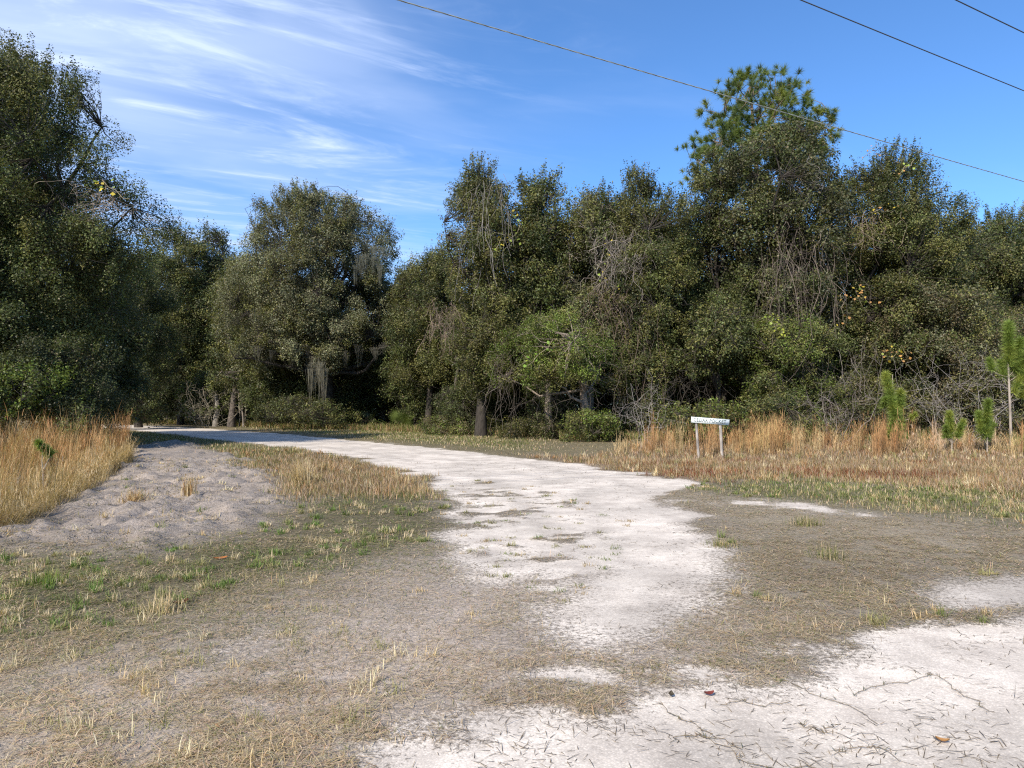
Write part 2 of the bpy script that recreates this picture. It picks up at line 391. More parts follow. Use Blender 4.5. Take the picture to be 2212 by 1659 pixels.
# ------------------------------------------------------------------ grass
def blades(g, x, y, z0, L, W, lean, az, K, rng, curve=.5, K2=None):
    """two-segment tapered blades. lean: 0 upright .. 1 lying"""
    N = len(x); B = np.stack([x, y, z0], 1)
    ca, sa = np.cos(az), np.sin(az); h = np.stack([ca, sa, np.zeros(N)], 1)
    th = lean * math.pi / 2; up = np.array([[0, 0, 1.]])
    d1 = h * np.sin(th * (1 - curve))[:, None] + up * np.cos(th * (1 - curve))[:, None]
    d2 = h * np.sin(np.minimum(th * (1 + curve), 1.62))[:, None] + up * np.cos(np.minimum(th * (1 + curve), 1.62))[:, None]
    rz = rng.uniform(0, math.pi, N)
    s = np.stack([-sa, ca, np.zeros(N)], 1) * .7 + np.stack([np.cos(rz), np.sin(rz), np.zeros(N)], 1) * .3
    s = nrm(s) * W[:, None] * .5
    m = B + d1 * (L * .5)[:, None]; t = m + d2 * (L * .5)[:, None]
    V = np.stack([B - s, B + s, m + s * .8, m - s * .8, t], 1)
    i = np.arange(N)[:, None] * 5
    Kt = K if K2 is None else K2
    Kk = np.stack([K, K, (K + Kt) / 2, (K + Kt) / 2, Kt], 1).reshape(-1, 3)
    g.add(V, i + np.array([[0, 1, 2, 3]]), i + np.array([[3, 2, 4]]), Kk)

TAN = np.array([.60, .475, .30]); STRAW = np.array([.50, .37, .20]); PINK = np.array([.50, .365, .26]); GRN = np.array([.13, .155, .045]); OLV = np.array([.25, .23, .095])
ORG = np.array([.46, .275, .13]); RUST = np.array([.26, .095, .05]); GRY = np.array([.43, .35, .24]); LIME = np.array([.12, .19, .035])
def mixpal(ws, cols, rng):
    w = np.stack(ws, 1); w = np.maximum(w, 1e-6); w = w / w.sum(1, keepdims=True); c = np.cumsum(w, 1)
    u = rng.random(len(w))[:, None]; k = (u > c).sum(1).clip(0, len(cols) - 1)
    return np.array(cols)[k] * rng.uniform(.65, 1.3, (len(w), 1)) * rng.uniform(.93, 1.07, (len(w), 3))

def meadow(n, y0, y1, seed, xlim=.78):
    rng = np.random.default_rng(seed)
    # samples thin out with distance
    t = rng.random(n); y = 1 / (1 / y0 + t * (1 / y1 - 1 / y0)) if y1 / y0 > 3 else np.sqrt(y0 * y0 + t * (y1 * y1 - y0 * y0))
    y = np.where(rng.random(n) < .5, y, y0 + rng.random(n) * (y1 - y0))
    x = rng.uniform(-xlim, xlim, n) * y + rng.normal(size=n) * .4
    z = zones(x, y); r = np.hypot(x, y)
    keep = y < forest_edge(x) + 3
    road, sand, grey = z['road'], z['sand'], z['grey']
    cl = noise2(x, y, 2.3, 91, 3); cl2 = noise2(x, y, .8, 93, 3); fine = noise2(x, y, 7, 95, 2)
    dens = 1 - sstep(.05, .62, road)
    dens = dens * (1 - .78 * sand * (1 - .75 * sstep(.56, .68, cl)))
    dens = dens * (.14 + .86 * sstep(.36, .56, cl * .55 + fine * .45))
    dens = dens * (1 - grey * (.94 - .62 * sstep(.50, .62, noise2(x * .75 + y * .3, y * 1.3 - x * .5, 1.1, 96, 3)) - .5 * z['strawl'])) * (1 - .25 * z['strawl'] * sstep(.5, .6, cl2))
    dens = np.maximum(dens, z['greenl'] * .75 * (.35 + .65 * sstep(.35, .5, fine)))
    dens = np.maximum(dens, .016 * (road > .5) * (.3 + 2 * (cl > .52)) + .16 * (road > .5) * sstep(.62, .8, fine) * sstep(.5,.6,cl2))
    keep &= rng.random(n) < dens
    x, y, r = x[keep], y[keep], r[keep]; z = {k: v[keep] for k, v in z.items()}; cl, cl2, fine = cl[keep], cl2[keep], fine[keep]
    n = len(x); z0 = height(x, y, z)
    gr = np.clip(z['greenl'] * .85 + z['greenr'] * .8 + z['greenf'] * 1.0, 0, 1.5)
    br = np.clip(z['brownr'] + z['brownl'], 0, 1); st = z['strawl']; gy_ = np.clip(z['grey'] + z['darkr'] * .35, 0, 1)
    red = br * sstep(.68, .72, noise2(x, y * 1.6, .45, 97, 2)) * (x > 3)
    for (rx_, ry_, ra) in ((1500, 1026, 1.5), (1890, 1030, 1.9), (1440, 1008, 1.0)):
        c0 = gp(rx_, ry_); red = np.maximum(red, .7 * sstep(1.2, .7, np.hypot((x - c0[0]) / ra, (y - c0[1]) / (ra * .55)) + (fine - .5) * .8))
    gm = sstep(.42, .62, cl2)
    K = mixpal([.24 + .6 * st - .2 * br, .22 + .5 * st + .3 * br, .16 + .3 * gy_ + .3 * st + .6 * br, (.1 + 1.0 * gr) * (.25 + 1.2 * gm) * (1 - .8 * st), (.24 + .55 * gr) * (1 - .75 * st), br * .8 + .05, red * 4, .28 + gy_ * 1.2, gr * .22 * gm],
               [TAN, STRAW, PINK, GRN, OLV, ORG * .8, RUST, GRY, LIME], rng)
    onr = (z['road'] > .5)[:, None]; K = np.where(onr, np.array([[.19, .145, .10]]) * rng.uniform(.5, 1.5, (n, 1)), K)
    K *= (.7 + .5 * noise2(x, y, 1.3, 99, 2))[:, None] * (1 - .18 * br)[:, None] * (1 - .08 * z['darkr'])[:, None]
    up = np.clip(br * .9 + .35 * z['greenr'] + z['greenf'] * .9 + .13 * (cl > .58) * (1 - st) * (1 - z['darkr']) * (1 - st * .8) * (1 - z['grey']), 0, 1)      # how upright
    lean = np.where(rng.random(n) < up, rng.uniform(.05, .6, n), rng.uniform(.9, 1.0, n))
    lean = np.where((z['road'] > .4) & (fine < .62), rng.uniform(.97, 1.0, n), lean)
    L = np.where(lean < .7, .05 + .06 * rng.random(n) + br * .1 * rng.random(n) , .035 + .085 * rng.random(n) ** 2)
    L = L * (1 + .012 * r)
    W = np.maximum(.0032, .0006 * r) * rng.uniform(.7, 1.4, n)
    az = rng.uniform(0, 2 * math.pi, n)
    z0 = z0 + np.where(lean > .7, rng.random(n) ** 2 * .018 * (z['road'] < .5) + .003, -.004)
    g = Geo(); blades(g, x, y, z0, L, W, lean, az, K, rng, np.where(lean > .85, .035, .25))
    return g
gg = Geo()
parts = [meadow(330000, 2.7, 9, 1), meadow(260000, 9, 22, 2), meadow(190000, 22, 60, 3), meadow(50000, 60, 105, 4)]
def tufts(seed, n, y0, y1, cond, hl, cols, nb=34, spread=.07, wide=.0042):
    """dense little bunches of mown grass"""
    rng = np.random.default_rng(seed)
    y = y0 + (y1 - y0) * rng.random(n * 8) ** 1.3; x = rng.uniform(-.78, .78, n * 8) * y
    z = zones(x, y); k = cond(x, y, z, rng); x, y = x[k][:n], y[k][:n]; n = len(x)
    X = np.repeat(x, nb) + rng.normal(size=n * nb) * spread * .4; Y = np.repeat(y, nb) + rng.normal(size=n * nb) * spread * .4
    s = np.repeat(rng.uniform(.6, 1.3, n), nb); r = np.hypot(X, Y)
    z0 = np.repeat(ground_z(x, y), nb)
    ck = np.array(cols)[np.repeat(rng.integers(0, len(cols), n), nb)] * rng.uniform(.7, 1.3, (n * nb, 1))
    g = Geo(); blades(g, X, Y, z0 - .005, hl * s * rng.uniform(.5, 1.2, n * nb), np.maximum(wide, .0008 * r) * rng.uniform(.7, 1.3, n * nb),
                      rng.uniform(.1, .95, n * nb), rng.uniform(0, 6.283, n * nb), ck, rng, .3, np.clip(ck * 1.25 + .03, 0, .7))
    return g
off = lambda x, y, z, r: (z['road'] < .3) & (z['sand'] < .3) & (y < forest_edge(x))
parts += [tufts(11, 290, 3.6, 12, lambda x, y, z, r: off(x, y, z, r) & (x < .5) & (z['strawl'] < .4) & (noise2(x, y, .6, 5, 2) > .45) & (z['grey'] < .2), .10, [OLV, GRN, TAN * .8, LIME * .9]),
          tufts(12, 240, 5, 16, lambda x, y, z, r: off(x, y, z, r) & (x > 1) & (z['darkr'] < .5) & (z['grey'] < .2) & (noise2(x, y, .6, 6, 2) > .5), .10, [OLV, GRN, STRAW * .8]),
          tufts(13, 150, 6, 20, lambda x, y, z, r: (sdf(Z_LITTER, x, y) > -.2) & (r.random(len(x)) < .7), .055, [OLV * .8, STRAW * .6, GRN], 26, .09),
          tufts(14, 400, 14, 34, lambda x, y, z, r: off(x, y, z, r) & ((z['brownr'] > .4) | (z['brownl'] > .4)), .22, [STRAW, TAN * .9, ORG * .7, OLV], 26, .12, .006),
          tufts(15, 90, 8, 22, lambda x, y, z, r: (z['sand'] > .5) & (r.random(len(x)) < .5), .11, [STRAW, TAN, GRY, GRN], 22, .12),
          tufts(16, 130, 13, 30, lambda x, y, z, r: off(x, y, z, r) & (z['greenr'] > .4), .10, [LIME * .8, GRN, OLV, STRAW], 30, .14, .006),
          tufts(17, 60, 3, 7, lambda x, y, z, r: off(x, y, z, r) & (x < 0), .10, [TAN, STRAW, OLV], 30, .1)]
for p_ in parts:
    gg.add(np.concatenate(p_.V), np.concatenate(p_.Q), np.concatenate(p_.T), np.concatenate(p_.K))
o = link('grass', gg.mesh('grass'), M_GRASS)
tag(o, 'short mown dry grass and straw clippings on the verges beside the white road', 'grass', None, 'stuff')

# tall broomsedge
def sedge(name, label, areas, seed, stray=0):
    rng = np.random.default_rng(seed); g = Geo()
    for (P, nc, h, cols, nb, leanr, wide, flop) in areas:
        P = np.array([gp(*p) for p in P]); lo, hi = P.min(0), P.max(0)
        q = rng.uniform(lo, hi, (nc * 12, 2)); k = sdf(P, q[:, 0], q[:, 1]) > 0; q = q[k]
        k = noise2(q[:, 0], q[:, 1], .9, seed, 2) > .36; q = q[k][:nc]; n = len(q)
        hh = h * rng.uniform(.4, 1.15, n) * (.8 + .4 * noise2(q[:, 0], q[:, 1], .5, seed + 3, 2))
        z0 = np.repeat(ground_z(q[:, 0], q[:, 1]), nb); az0 = rng.uniform(-.9, .9, n); ln0 = rng.uniform(0, leanr, n)
        N = n * nb; X = np.repeat(q[:, 0], nb) + rng.normal(size=N) * .07; Y = np.repeat(q[:, 1], nb) + rng.normal(size=N) * .07
        H = np.repeat(hh, nb) * (.35 + .8 * rng.random(N) ** .8)
        lean = np.repeat(ln0, nb) + rng.random(N) * .16; az = np.repeat(az0, nb) + rng.normal(size=N) * .8
        base = np.array(cols)[np.repeat(rng.integers(0, len(cols), n), nb)] * rng.uniform(.6, 1.25, (N, 1))
        r = np.hypot(X, Y)
        blades(g, X, Y, z0 - .01, H, np.maximum(.0035, wide * r) * rng.uniform(.7, 1.3, N), lean, az, base * .5 + TAN * .27, rng, .45, base * np.array([1.12, 1.08, 1.0]))
        # leaf blades hanging off the stems
        m = N; j = rng.integers(0, N, m); f = rng.uniform(.3, .92, m); hh2 = H[j] * f
        blades(g, X[j] + np.cos(az[j]) * np.sin(lean[j] * .7) * hh2, Y[j] + np.sin(az[j]) * np.sin(lean[j] * .7) * hh2, z0[j] + hh2 * np.cos(lean[j] * .8), H[j] * rng.uniform(.12, .3, m),
               np.maximum(.003, wide * .8 * r[j]), rng.uniform(.1, .7, m), rng.uniform(0, 6.28, m), base[j] * 1.1, rng, .4, base[j] * 1.2)
        # low flopped blades at the foot
        m = int(N * flop)
        if m:
            j = rng.integers(0, N, m)
            blades(g, X[j] + rng.normal(size=m) * .12, Y[j] + rng.normal(size=m) * .12, z0[j], H[j] * rng.uniform(.3, .75, m), np.maximum(.0035, wide * r[j]), rng.uniform(.3, .95, m),
                   rng.uniform(0, 6.28, m), (base[j] + TAN * .9) / 2 * rng.uniform(.6, 1.2, (m, 1)), rng, .35)
    o = link(name, g.mesh(name), M_GRASS); tag(o, label, 'tall grass', None, 'stuff'); return o
OR2 = ORG * .95; OR3 = np.array([.40, .215, .10]); YL = np.array([.46, .34, .15])
sedge('broomsedge', 'tall orange-brown broomsedge standing at the left edge beside the sand',
      [([(-320,1010),(0,985),(240,962),(275,985),(235,1022),(180,1050),(60,1120),(0,1150),(-120,1200),(-320,1160)], 300, 1.42, [OR2, OR3, OR2, OR3 * 1.2, YL * .85, STRAW], 30, .14, .00045, .8),
       ([(-120,1110),(60,1060),(180,1010),(265,985),(275,1005),(225,1045),(60,1130),(0,1155),(-120,1210)], 150, .75, [TAN, STRAW, YL * .9], 50, .65, .00045, .6)], 5)
sedge('broomsedge', 'tall orange broomsedge standing behind and beside the white name sign',
      [([(1385,962),(1500,955),(1640,952),(1690,958),(1690,985),(1600,990),(1400,985)], 74, 1.25, [OR2, OR3, OR2, STRAW], 28, .14, .0005, .4),
       ([(1560,958),(1690,955),(1690,985),(1600,988)], 40, 1.4, [ORG * 1.1, OR2, YL], 34, .3, .0005, .3),
       ([(1700,960),(1860,955),(1860,975),(1700,985)], 38, 1.25, [OR2, OR3, STRAW], 24, .35, .0005, .6),
       ([(1330,968),(1400,962),(1400,980),(1330,980)], 12, .8, [OR2, STRAW], 16, .3, .0006, .4)], 6)
sedge('broomsedge', 'pale brown broomsedge standing around the young pines',
      [([(1890,968),(1945,966),(1945,985),(1890,988)], 26, 1.25, [OR3, OR2], 40, .06, .0006, .3),
       ([(1950,960),(2300,945),(2600,950),(2600,990),(2100,985),(1960,985)], 140, 1.15, [STRAW * .95, PINK * 1.1, OR3], 26, .4, .0006, .9)], 8)

# ------------------------------------------------------------------ trees
def rows_to_world(rows, D, grow=.5):
    out = []
    for py, xl, xr in rows:
        a, b = at(xl, py, D), at(xr, py, D); out.append((a[2], a[0], b[0]))
    out.sort(); o = np.array(out); w = np.clip((o[-1, 0] - 1.2 - o[:, 0]) / 1.5, 0, 1) * grow; o[:, 1] -= w; o[:, 2] += w; return o

G_DARK = np.array([.053, .065, .023]); G_MID = np.array([.084, .098, .030]); G_OLIVE = np.array([.128, .126, .038]); G_GREY = np.array([.155, .158, .085])
G_BRIGHT = np.array([.125, .165, .030]); G_BROWN = np.array([.12, .098, .052])
def crown_geo(rows, Y0, rng, leaf=.11, aspect=.55, cover=5.0, cr=(.4, .8), pal=None, gap=.38, depth=.8, shoots=.5, seed=0, front=.62, minz=.3, ymax=4.5, brown=.04):
    """foliage clumps filling a volume given by its left/right edge per height"""
    pal = pal or [G_DARK, G_MID, G_OLIVE]
    Z, XL, XR = rows[:, 0], rows[:, 1], rows[:, 2]
    area = np.trapezoid(XR - XL, Z) if hasattr(np, 'trapezoid') else np.trapz(XR - XL, Z)
    la = leaf * leaf * aspect * .5
    ntot = int(area * cover * 1.3 / la)
    crm = (cr[0] + cr[1]) / 2
    nc = int(max(20, area * 5.6 / (crm * crm)))
    # boughs first, then clumps gathered over the upper and outer side of each bough
    nb = int(max(6, area * 1.9 / (crm * crm * 2.6))); BR = crm * rng.uniform(1.3, 2.5, nb)
    zb = Z[0] + (Z[-1] - crm * .3 - Z[0]) * ((rng.permutation(nb * 5) + rng.random(nb * 5)) / (nb * 5)); w = np.interp(zb, Z, XR - XL); k = rng.random(nb * 5) < (w / w.max()) * .85 + .15
    zb = zb[k][:nb]; nb = len(zb); BR = BR[:nb]
    xl, xr = np.interp(zb, Z, XL), np.interp(zb, Z, XR); cxb, hwb = (xl + xr) / 2, (xr - xl) / 2
    BR = np.minimum(BR, np.maximum(hwb * .75, .3))
    ph = rng.uniform(0, 2 * math.pi, nb); fr = rng.random(nb) < front * .5; ph = np.where(fr & (np.sin(ph) > 0), -ph, ph)
    rho = np.where(rng.random(nb) < .22, rng.uniform(.0, .6, nb), rng.uniform(.6, 1.0, nb)); dyb = np.minimum(hwb, ymax) * depth + .5
    bc = np.stack([cxb + np.maximum(hwb - BR * .75, 0.02) * rho * np.cos(ph), Y0 + dyb * rho * np.sin(ph), zb], 1)
    # boughs that hold the outline at both edges and the tip
    ez, ex, er = [], [], []
    for a, l_, r_2 in rows:
        hw_ = (r_2 - l_) / 2; q = min(crm * 1.2, max(hw_ * .8, .22)) * (.6 if a > Z[-1] - .8 else 1)
        for sx in (l_ + q * .9, r_2 - q * .9) + ((l_ + q * .9 + hw_ * .66, r_2 - q * .9 - hw_ * .66) if hw_ > 2.2 * crm else ()):
            ez.append(min(a, Z[-1] - q * .6)); ex.append(sx); er.append(q)
    ne = len(ez); ed = np.stack([ex, Y0 + rng.normal(size=ne) * .7 - .2, ez], 1)
    bc = np.concatenate([bc, ed]); BR = np.concatenate([BR, er]); rho = np.concatenate([rho, np.full(ne, .9)]); nb += ne
    cxb = np.concatenate([cxb, np.interp(ez, Z, (XL + XR) / 2)]); hwb = np.concatenate([hwb, np.interp(ez, Z, (XR - XL) / 2)]); dyb = np.concatenate([dyb, np.full(ne, 1.5)]); zb = bc[:, 2]
    bo = nrm(np.stack([(bc[:, 0] - cxb) / np.maximum(hwb, .3), (bc[:, 1] - Y0) / dyb, np.full(nb, .3)], 1))
    m = nc; bi = rng.choice(nb, m, p=BR ** 2 / (BR ** 2).sum())
    dd = nrm(rng.normal(size=(m, 3)) + bo[bi] * .7 + np.array([[0, 0, .75]]))
    cen = bc[bi] + dd * (BR[bi] * rng.uniform(.35, 1.0, m) ** .6)[:, None] * np.array([1, 1, .8])
    zc = np.clip(cen[:, 2], Z[0], Z[-1]); xl, xr = np.interp(zc, Z, XL), np.interp(zc, Z, XR); cx, hw = (xl + xr) / 2, (xr - xl) / 2
    r = rng.uniform(cr[0] * .7, cr[1], m); r = np.minimum(r, np.maximum(hw * .8, .25))
    mrg = r * .35; cen[:, 0] = np.clip(cen[:, 0], xl + mrg - rng.random(m) * .35, xr - mrg + rng.random(m) * .35); cen[:, 2] = np.minimum(cen[:, 2], Z[-1] - r * .4)
    rho = rho[bi]; dy = np.minimum(hw, ymax) * depth + .5; zc = cen[:, 2]
    g3 = noise3(cen * np.array([.42, .42, .55]), seed + 5) * .65 + noise3(cen * 1.1, seed + 6) * .35
    k = (g3 > gap - .09) & (zc > minz)
    cen, r, rho, zc, hw = cen[k], r[k], rho[k], zc[k], hw[k]; cxk = cx[k]; m = len(cen)
    out = nrm(np.stack([(cen[:, 0] - cxk) / np.maximum(hw, .3), (cen[:, 1] - Y0) / np.maximum(dy[k], .3), np.full(m, .35)], 1))
    top = (zc - Z[0]) / (Z[-1] - Z[0]); dedge = np.minimum(cen[:, 0] - np.interp(zc, Z, XL)[:], np.interp(zc, Z, XR) - cen[:, 0])
    sh = (rng.random(m) < shoots * (.12 + .6 * (top > .75) + 1.2 * (top > .9) + .45 * (dedge < .6)))
    ax = nrm(out * np.where(sh, .5, 1)[:, None] + np.array([[0, 0, 1]]) * np.where(sh, 1.2, .1)[:, None] + rng.normal(size=(m, 3)) * .25)
    el = np.where(sh, rng.uniform(1.3, 2.3, m), rng.uniform(.9, 1.5, m)); wd = np.where(sh, rng.uniform(.22, .42, m), rng.uniform(.75, 1.1, m))
    cen[:, 2] -= np.where(sh, r * el * .6, r * .1)
    wt = r ** 2 * wd * rng.uniform(.5, 1.3, m) * np.where(sh, 1.7, 1); cnt = np.maximum(8, (ntot * wt / wt.sum()).astype(int))
    idx = np.repeat(np.arange(m), cnt); N = len(idx)
    u = nrm(rng.normal(size=(N, 3))); rad = rng.random(N) ** .42
    # sprig structure: leaves bunch along a few spokes of the clump
    sp = nrm(rng.normal(size=(m, 9, 3))); s = sp[idx, rng.integers(0, 9, N)]; u = nrm(u * .55 + s * .75)
    a = ax[idx]; par = (u * a).sum(1, keepdims=True)
    off_ = (u - a * par) * wd[idx][:, None] + a * par * el[idx][:, None]
    P = cen[idx] + off_ * (r[idx] * rad)[:, None]
    P[:, 2] = np.maximum(P[:, 2], .05)
    ol = nrm(off_ * .8 + out[idx] * .5)
    pk = rng.integers(0, len(pal), m); pa = np.array(pal); ck = pa[pk] * rng.uniform(.75, 1.3, (m, 1))
    bz = noise3(cen * .35, seed + 9)[:, None]; ck = ck * (.7 + .6 * bz)
    K = ck[idx] * rng.uniform(.5, 1.6, (N, 1)) * rng.uniform(.92, 1.08, (N, 3))
    bl = rng.random(N) < brown; K[bl] = G_BROWN * rng.uniform(.8, 1.8, (bl.sum(), 1))
    g = Geo(); leaves(g, P, ol, leaf, aspect, K, rng)
    return g, cen, r, out

def trunk_geo(bx, by, ztop, cen, r, rng, r0=.28, col=(.13, .105, .085), nl=9, lean=0., twig_r=.010, fork=.3, zlow=.25):
    g = Geo(); tx = bx + lean
    M = 9; t = np.linspace(0, 1, M); cx = cen[:, 0].mean() if len(cen) else bx
    P = np.stack([bx + (cx * .6 + tx * .4 - bx) * t ** 1.4 + np.sin(t * 5 + bx) * .12 * ztop / 12, by + np.sin(t * 4 + by) * .14 * ztop / 12, -.1 + (ztop * .86 + .1) * t], 1)
    R = r0 * (1 - t * .82); R[0] = r0 * 1.35
    tubes(g, P[None], R[None], 9, col)
    nl = min(nl, len(cen)); tips = cen[rng.choice(len(cen), nl, replace=False)] if len(cen) else np.zeros((0, 3))
    st = []
    for q in tips:
        zs = np.clip((q[2] * rng.uniform(.45, .8)) / (ztop * .86), zlow, .97); k = zs * (M - 1); i = int(k); st.append(P[i] * (1 - (k - i)) + P[min(i + 1, M - 1)] * (k - i))
    st = np.array(st); limb = curve_pts(st, tips, 7, .09, rng)
    rr = r0 * .42 * (1 - st[:, 2] / ztop * .6)[:, None] * np.linspace(1, .22, 7)[None]
    tubes(g, limb, rr, 6, col)
    # twigs from the nearest limb to each clump
    pool = np.concatenate([limb[:, 2:].reshape(-1, 3), P[3:]])
    d = ((cen[:, None, :] - pool[None]) ** 2).sum(2); a = pool[d.argmin(1)]
    tw = curve_pts(a, cen + nrm(cen - a) * r[:, None] * .6, 5, .1, rng)
    tubes(g, tw, twig_r * np.array([[2.4, 1.9, 1.4, 1.0, .5]]) * rng.uniform(.7, 1.3, (len(tw), 1)), 4, np.array(col) * 1.1)
    # fine bare shoots inside each clump
    n = len(cen); j = rng.integers(0, len(cen), n); e = cen[j] + nrm(rng.normal(size=(n, 3)) + np.array([0, 0, .4])) * (r[j] * 1.15)[:, None]
    tubes(g, curve_pts(cen[j], e, 4, .12, rng), twig_r * np.array([[.9, .75, .6, .3]]) * np.ones((n, 1)), 3, np.array([.17, .145, .115]) * rng.uniform(.4, 1.5, (n, 1)))
    return g

def tree(name, label, cat, D, rows, seed, base_px=None, group=None, r0=.28, leaf=.11, cover=5., tcol=(.05, .042, .035), nl=9, grow=.5, world=False, spec=None, **kw):
    rng = np.random.default_rng(seed); leaf = leaf * (.86, 1.0, 1.22, 1.08, .94)[seed % 5]
    rw = np.array(sorted(rows)) if world else rows_to_world(rows, D, grow)
    g, cen, r, out = crown_geo(rw, D, rng, leaf=leaf, cover=cover, seed=seed, **kw)
    bx = base_px if base_px is not None and world else (at(base_px, 900, D)[0] if base_px is not None else (rw[0, 1] + rw[0, 2]) / 2)
    o = thing(name, label, cat, (bx, D, 0), group)
    gt = trunk_geo(bx, D, rw[-1, 0], cen, r, rng, r0, tcol, nl, twig_r=.010 if r0 > .15 else .005)
    for gg_ in (g, gt):
        for v in gg_.V: v.reshape(-1, 3)[:] -= np.array([bx, D, 0])
    c = link('crown', g.mesh(name + '_crown'), M_LEAF, o); t = link('trunk', gt.mesh(name + '_trunk', True), M_BARK, o)
    return o

EDGE = 'evergreen trees along the edge of the woods'
PV = [G_DARK, G_MID, G_OLIVE]; PO = [G_MID, G_OLIVE, G_OLIVE * .9, G_DARK]; PG = [G_GREY * 1.15, G_GREY, G_GREY * .85, G_OLIVE]; PB = [G_BRIGHT, G_MID, G_OLIVE]
# left side
tree('oak_tree', 'tall dense live oak at the left edge, behind the orange grass', 'tree', 30,
     [(140,90,150),(160,0,195),(200,-120,228),(260,-160,240),(320,-200,243),(380,-220,255),(430,-240,310),(470,-250,335),(520,-260,325),(570,-260,285),(640,-260,250),(720,-260,225),(800,-250,180),(870,-240,130)],
     101, base_px=20, group=EDGE, r0=.45, leaf=.085, cover=5.2, cr=(.45, .95), nl=18, gap=.36, shoots=.45, ymax=5, pal=[G_DARK, G_MID, G_OLIVE, G_MID * 1.15])
tree('oak_tree', 'oak whose narrow tip pokes up at the far left, just behind the tall left oak', 'tree', 33,
     [(90,15,60),(110,-60,72),(150,-110,78),(220,-140,90),(330,-160,100),(450,-160,110)], 102, base_px=-60, group=EDGE, r0=.35, leaf=.09, cover=4.5, gap=.38, shoots=.7, ymax=4)
tree('broadleaf_bush', 'bright green low bush behind the tall grass at the left edge', 'bush', 23.5,
     [(770,-80,40),(800,-160,95),(840,-180,125),(880,-180,110),(912,-170,90)], 103, base_px=-40, r0=.08, leaf=.08, cover=4.5, cr=(.3, .6), pal=[G_BRIGHT * .9, G_BRIGHT * .75, G_MID], gap=.4, depth=.7)
tree('broadleaf_bush', 'dark bush at the foot of the left oak, beside the bend of the road', 'bush', 27,
     [(720,80,200),(780,40,240),(840,30,235),(900,40,215),(930,60,205)], 104, base_px=120, r0=.1, leaf=.08, cover=5, cr=(.35, .7), pal=[G_DARK, G_DARK * .8, G_MID], gap=.36)
tree('oak_tree', 'dark oak filling the gap between the tall left oak and the road bend', 'tree', 66,
     [(540,255,330),(575,235,352),(640,215,365),(720,210,370),(790,215,360),(840,225,330)], 105, base_px=300, group=EDGE, tcol=(.05, .042, .035), r0=.3, leaf=.15, cover=4.5, cr=(.7, 1.3), gap=.36, pal=[G_DARK, G_MID])
tree('oak_tree', 'distant dark conical tree right of the tall left oak', 'tree', 78,
     [(468,374,390),(495,358,412),(540,346,432),(600,320,470),(680,300,480),(760,290,460),(830,300,440)], 106, base_px=385, group=EDGE, tcol=(.05, .042, .035), r0=.3, leaf=.17, cover=4.5, cr=(.6, 1.2), gap=.36, shoots=.8, pal=PV)
tree('oak_tree', 'distant tree with a thin see-through tip left of the mossy oak', 'tree', 80,
     [(455,440,448),(500,428,478),(540,425,505),(590,425,530),(660,420,545),(740,420,545),(820,430,540)], 107, base_px=470, group=EDGE, r0=.3, leaf=.16, cover=3.0, cr=(.5, 1.1), gap=.42, shoots=1.0, pal=PV)
tree('oak_tree', 'lower olive tree just left of the mossy oak, above the pale slim trunks', 'tree', 68,
     [(540,512,530),(565,500,575),(620,480,610),(700,470,620),(780,478,610),(850,490,600)], 108, base_px=505, group=EDGE, r0=.32, leaf=.15, cover=4, cr=(.6, 1.1), gap=.38, pal=PO, tcol=(.12, .1, .085))
tree('live_oak_tree', 'broad grey-green live oak hung with grey moss, left of the middle', 'tree', 60,
     [(405,688,700),(420,610,722),(445,565,790),(485,540,840),(530,545,868),(570,520,880),(630,495,890),(690,480,885),(735,485,870),(785,520,830)], 109, base_px=715, group=EDGE,
     r0=.6, leaf=.13, cover=4.8, cr=(.4, .9), nl=30, gap=.41, shoots=.8, grow=.3, pal=PG, ymax=6.5, brown=.1)
tree('oak_tree', 'small olive tree between the mossy oak and the narrow vine-clad tree', 'tree', 55,
     [(518,932,942),(540,905,972),(590,882,1000),(670,862,1010),(750,850,1005),(820,862,985)], 110, base_px=925, group=EDGE, r0=.3, leaf=.13, cover=4.5, cr=(.5, 1.), gap=.37, pal=PO)
tree('oak_tree', 'tall narrow vine-clad tree at the left end of the central trees', 'tree', 43,
     [(334,1028,1050),(350,985,1066),(375,1000,1080),(410,986,1090),(460,982,1100),(520,976,1112),(600,985,1122),(700,982,1130),(780,992,1125),(835,1010,1100)], 111, base_px=1045, group=EDGE, r0=.32,
     cover=5.2, cr=(.35, .75), gap=.34, pal=[G_OLIVE * .9, G_MID, G_OLIVE], brown=.09)
tree('oak_tree', 'dark-topped tree with an open forked tip, second of the central trees from the left', 'tree', 44,
     [(362,1133,1150),(380,1122,1212),(405,1112,1215),(440,1104,1215),(490,1095,1225),(570,1090,1235),(660,1082,1245),(760,1080,1240),(810,1100,1225)], 112, base_px=1165, group=EDGE, r0=.3,
     cover=4.8, cr=(.35, .7), gap=.37, shoots=.6, pal=PV)
tree('oak_tree', 'tree with upright bushy shoots just left of the tree with the spiky dark tip', 'tree', 43,
     [(390,1284,1297),(420,1252,1328),(455,1225,1342),(500,1215,1355),(560,1208,1362),(640,1192,1370),(730,1182,1368),(790,1195,1350)], 113, base_px=1275, group=EDGE, r0=.36,
     cover=4.8, cr=(.35, .75), gap=.37, shoots=.8, pal=[G_MID, G_OLIVE, G_GREY * .8], tcol=(.2, .165, .135))
tree('oak_tree', 'tall tree with a spiky dark tip, last of the central trees before the dip', 'tree', 42,
     [(343,1362,1374),(368,1345,1408),(400,1340,1418),(430,1328,1448),(480,1322,1478),(560,1322,1492),(660,1320,1472),(750,1332,1455),(835,1350,1440)], 114, base_px=1395, group=EDGE, r0=.3,
     cover=5, cr=(.35, .75), gap=.36, shoots=.8, pal=PO)
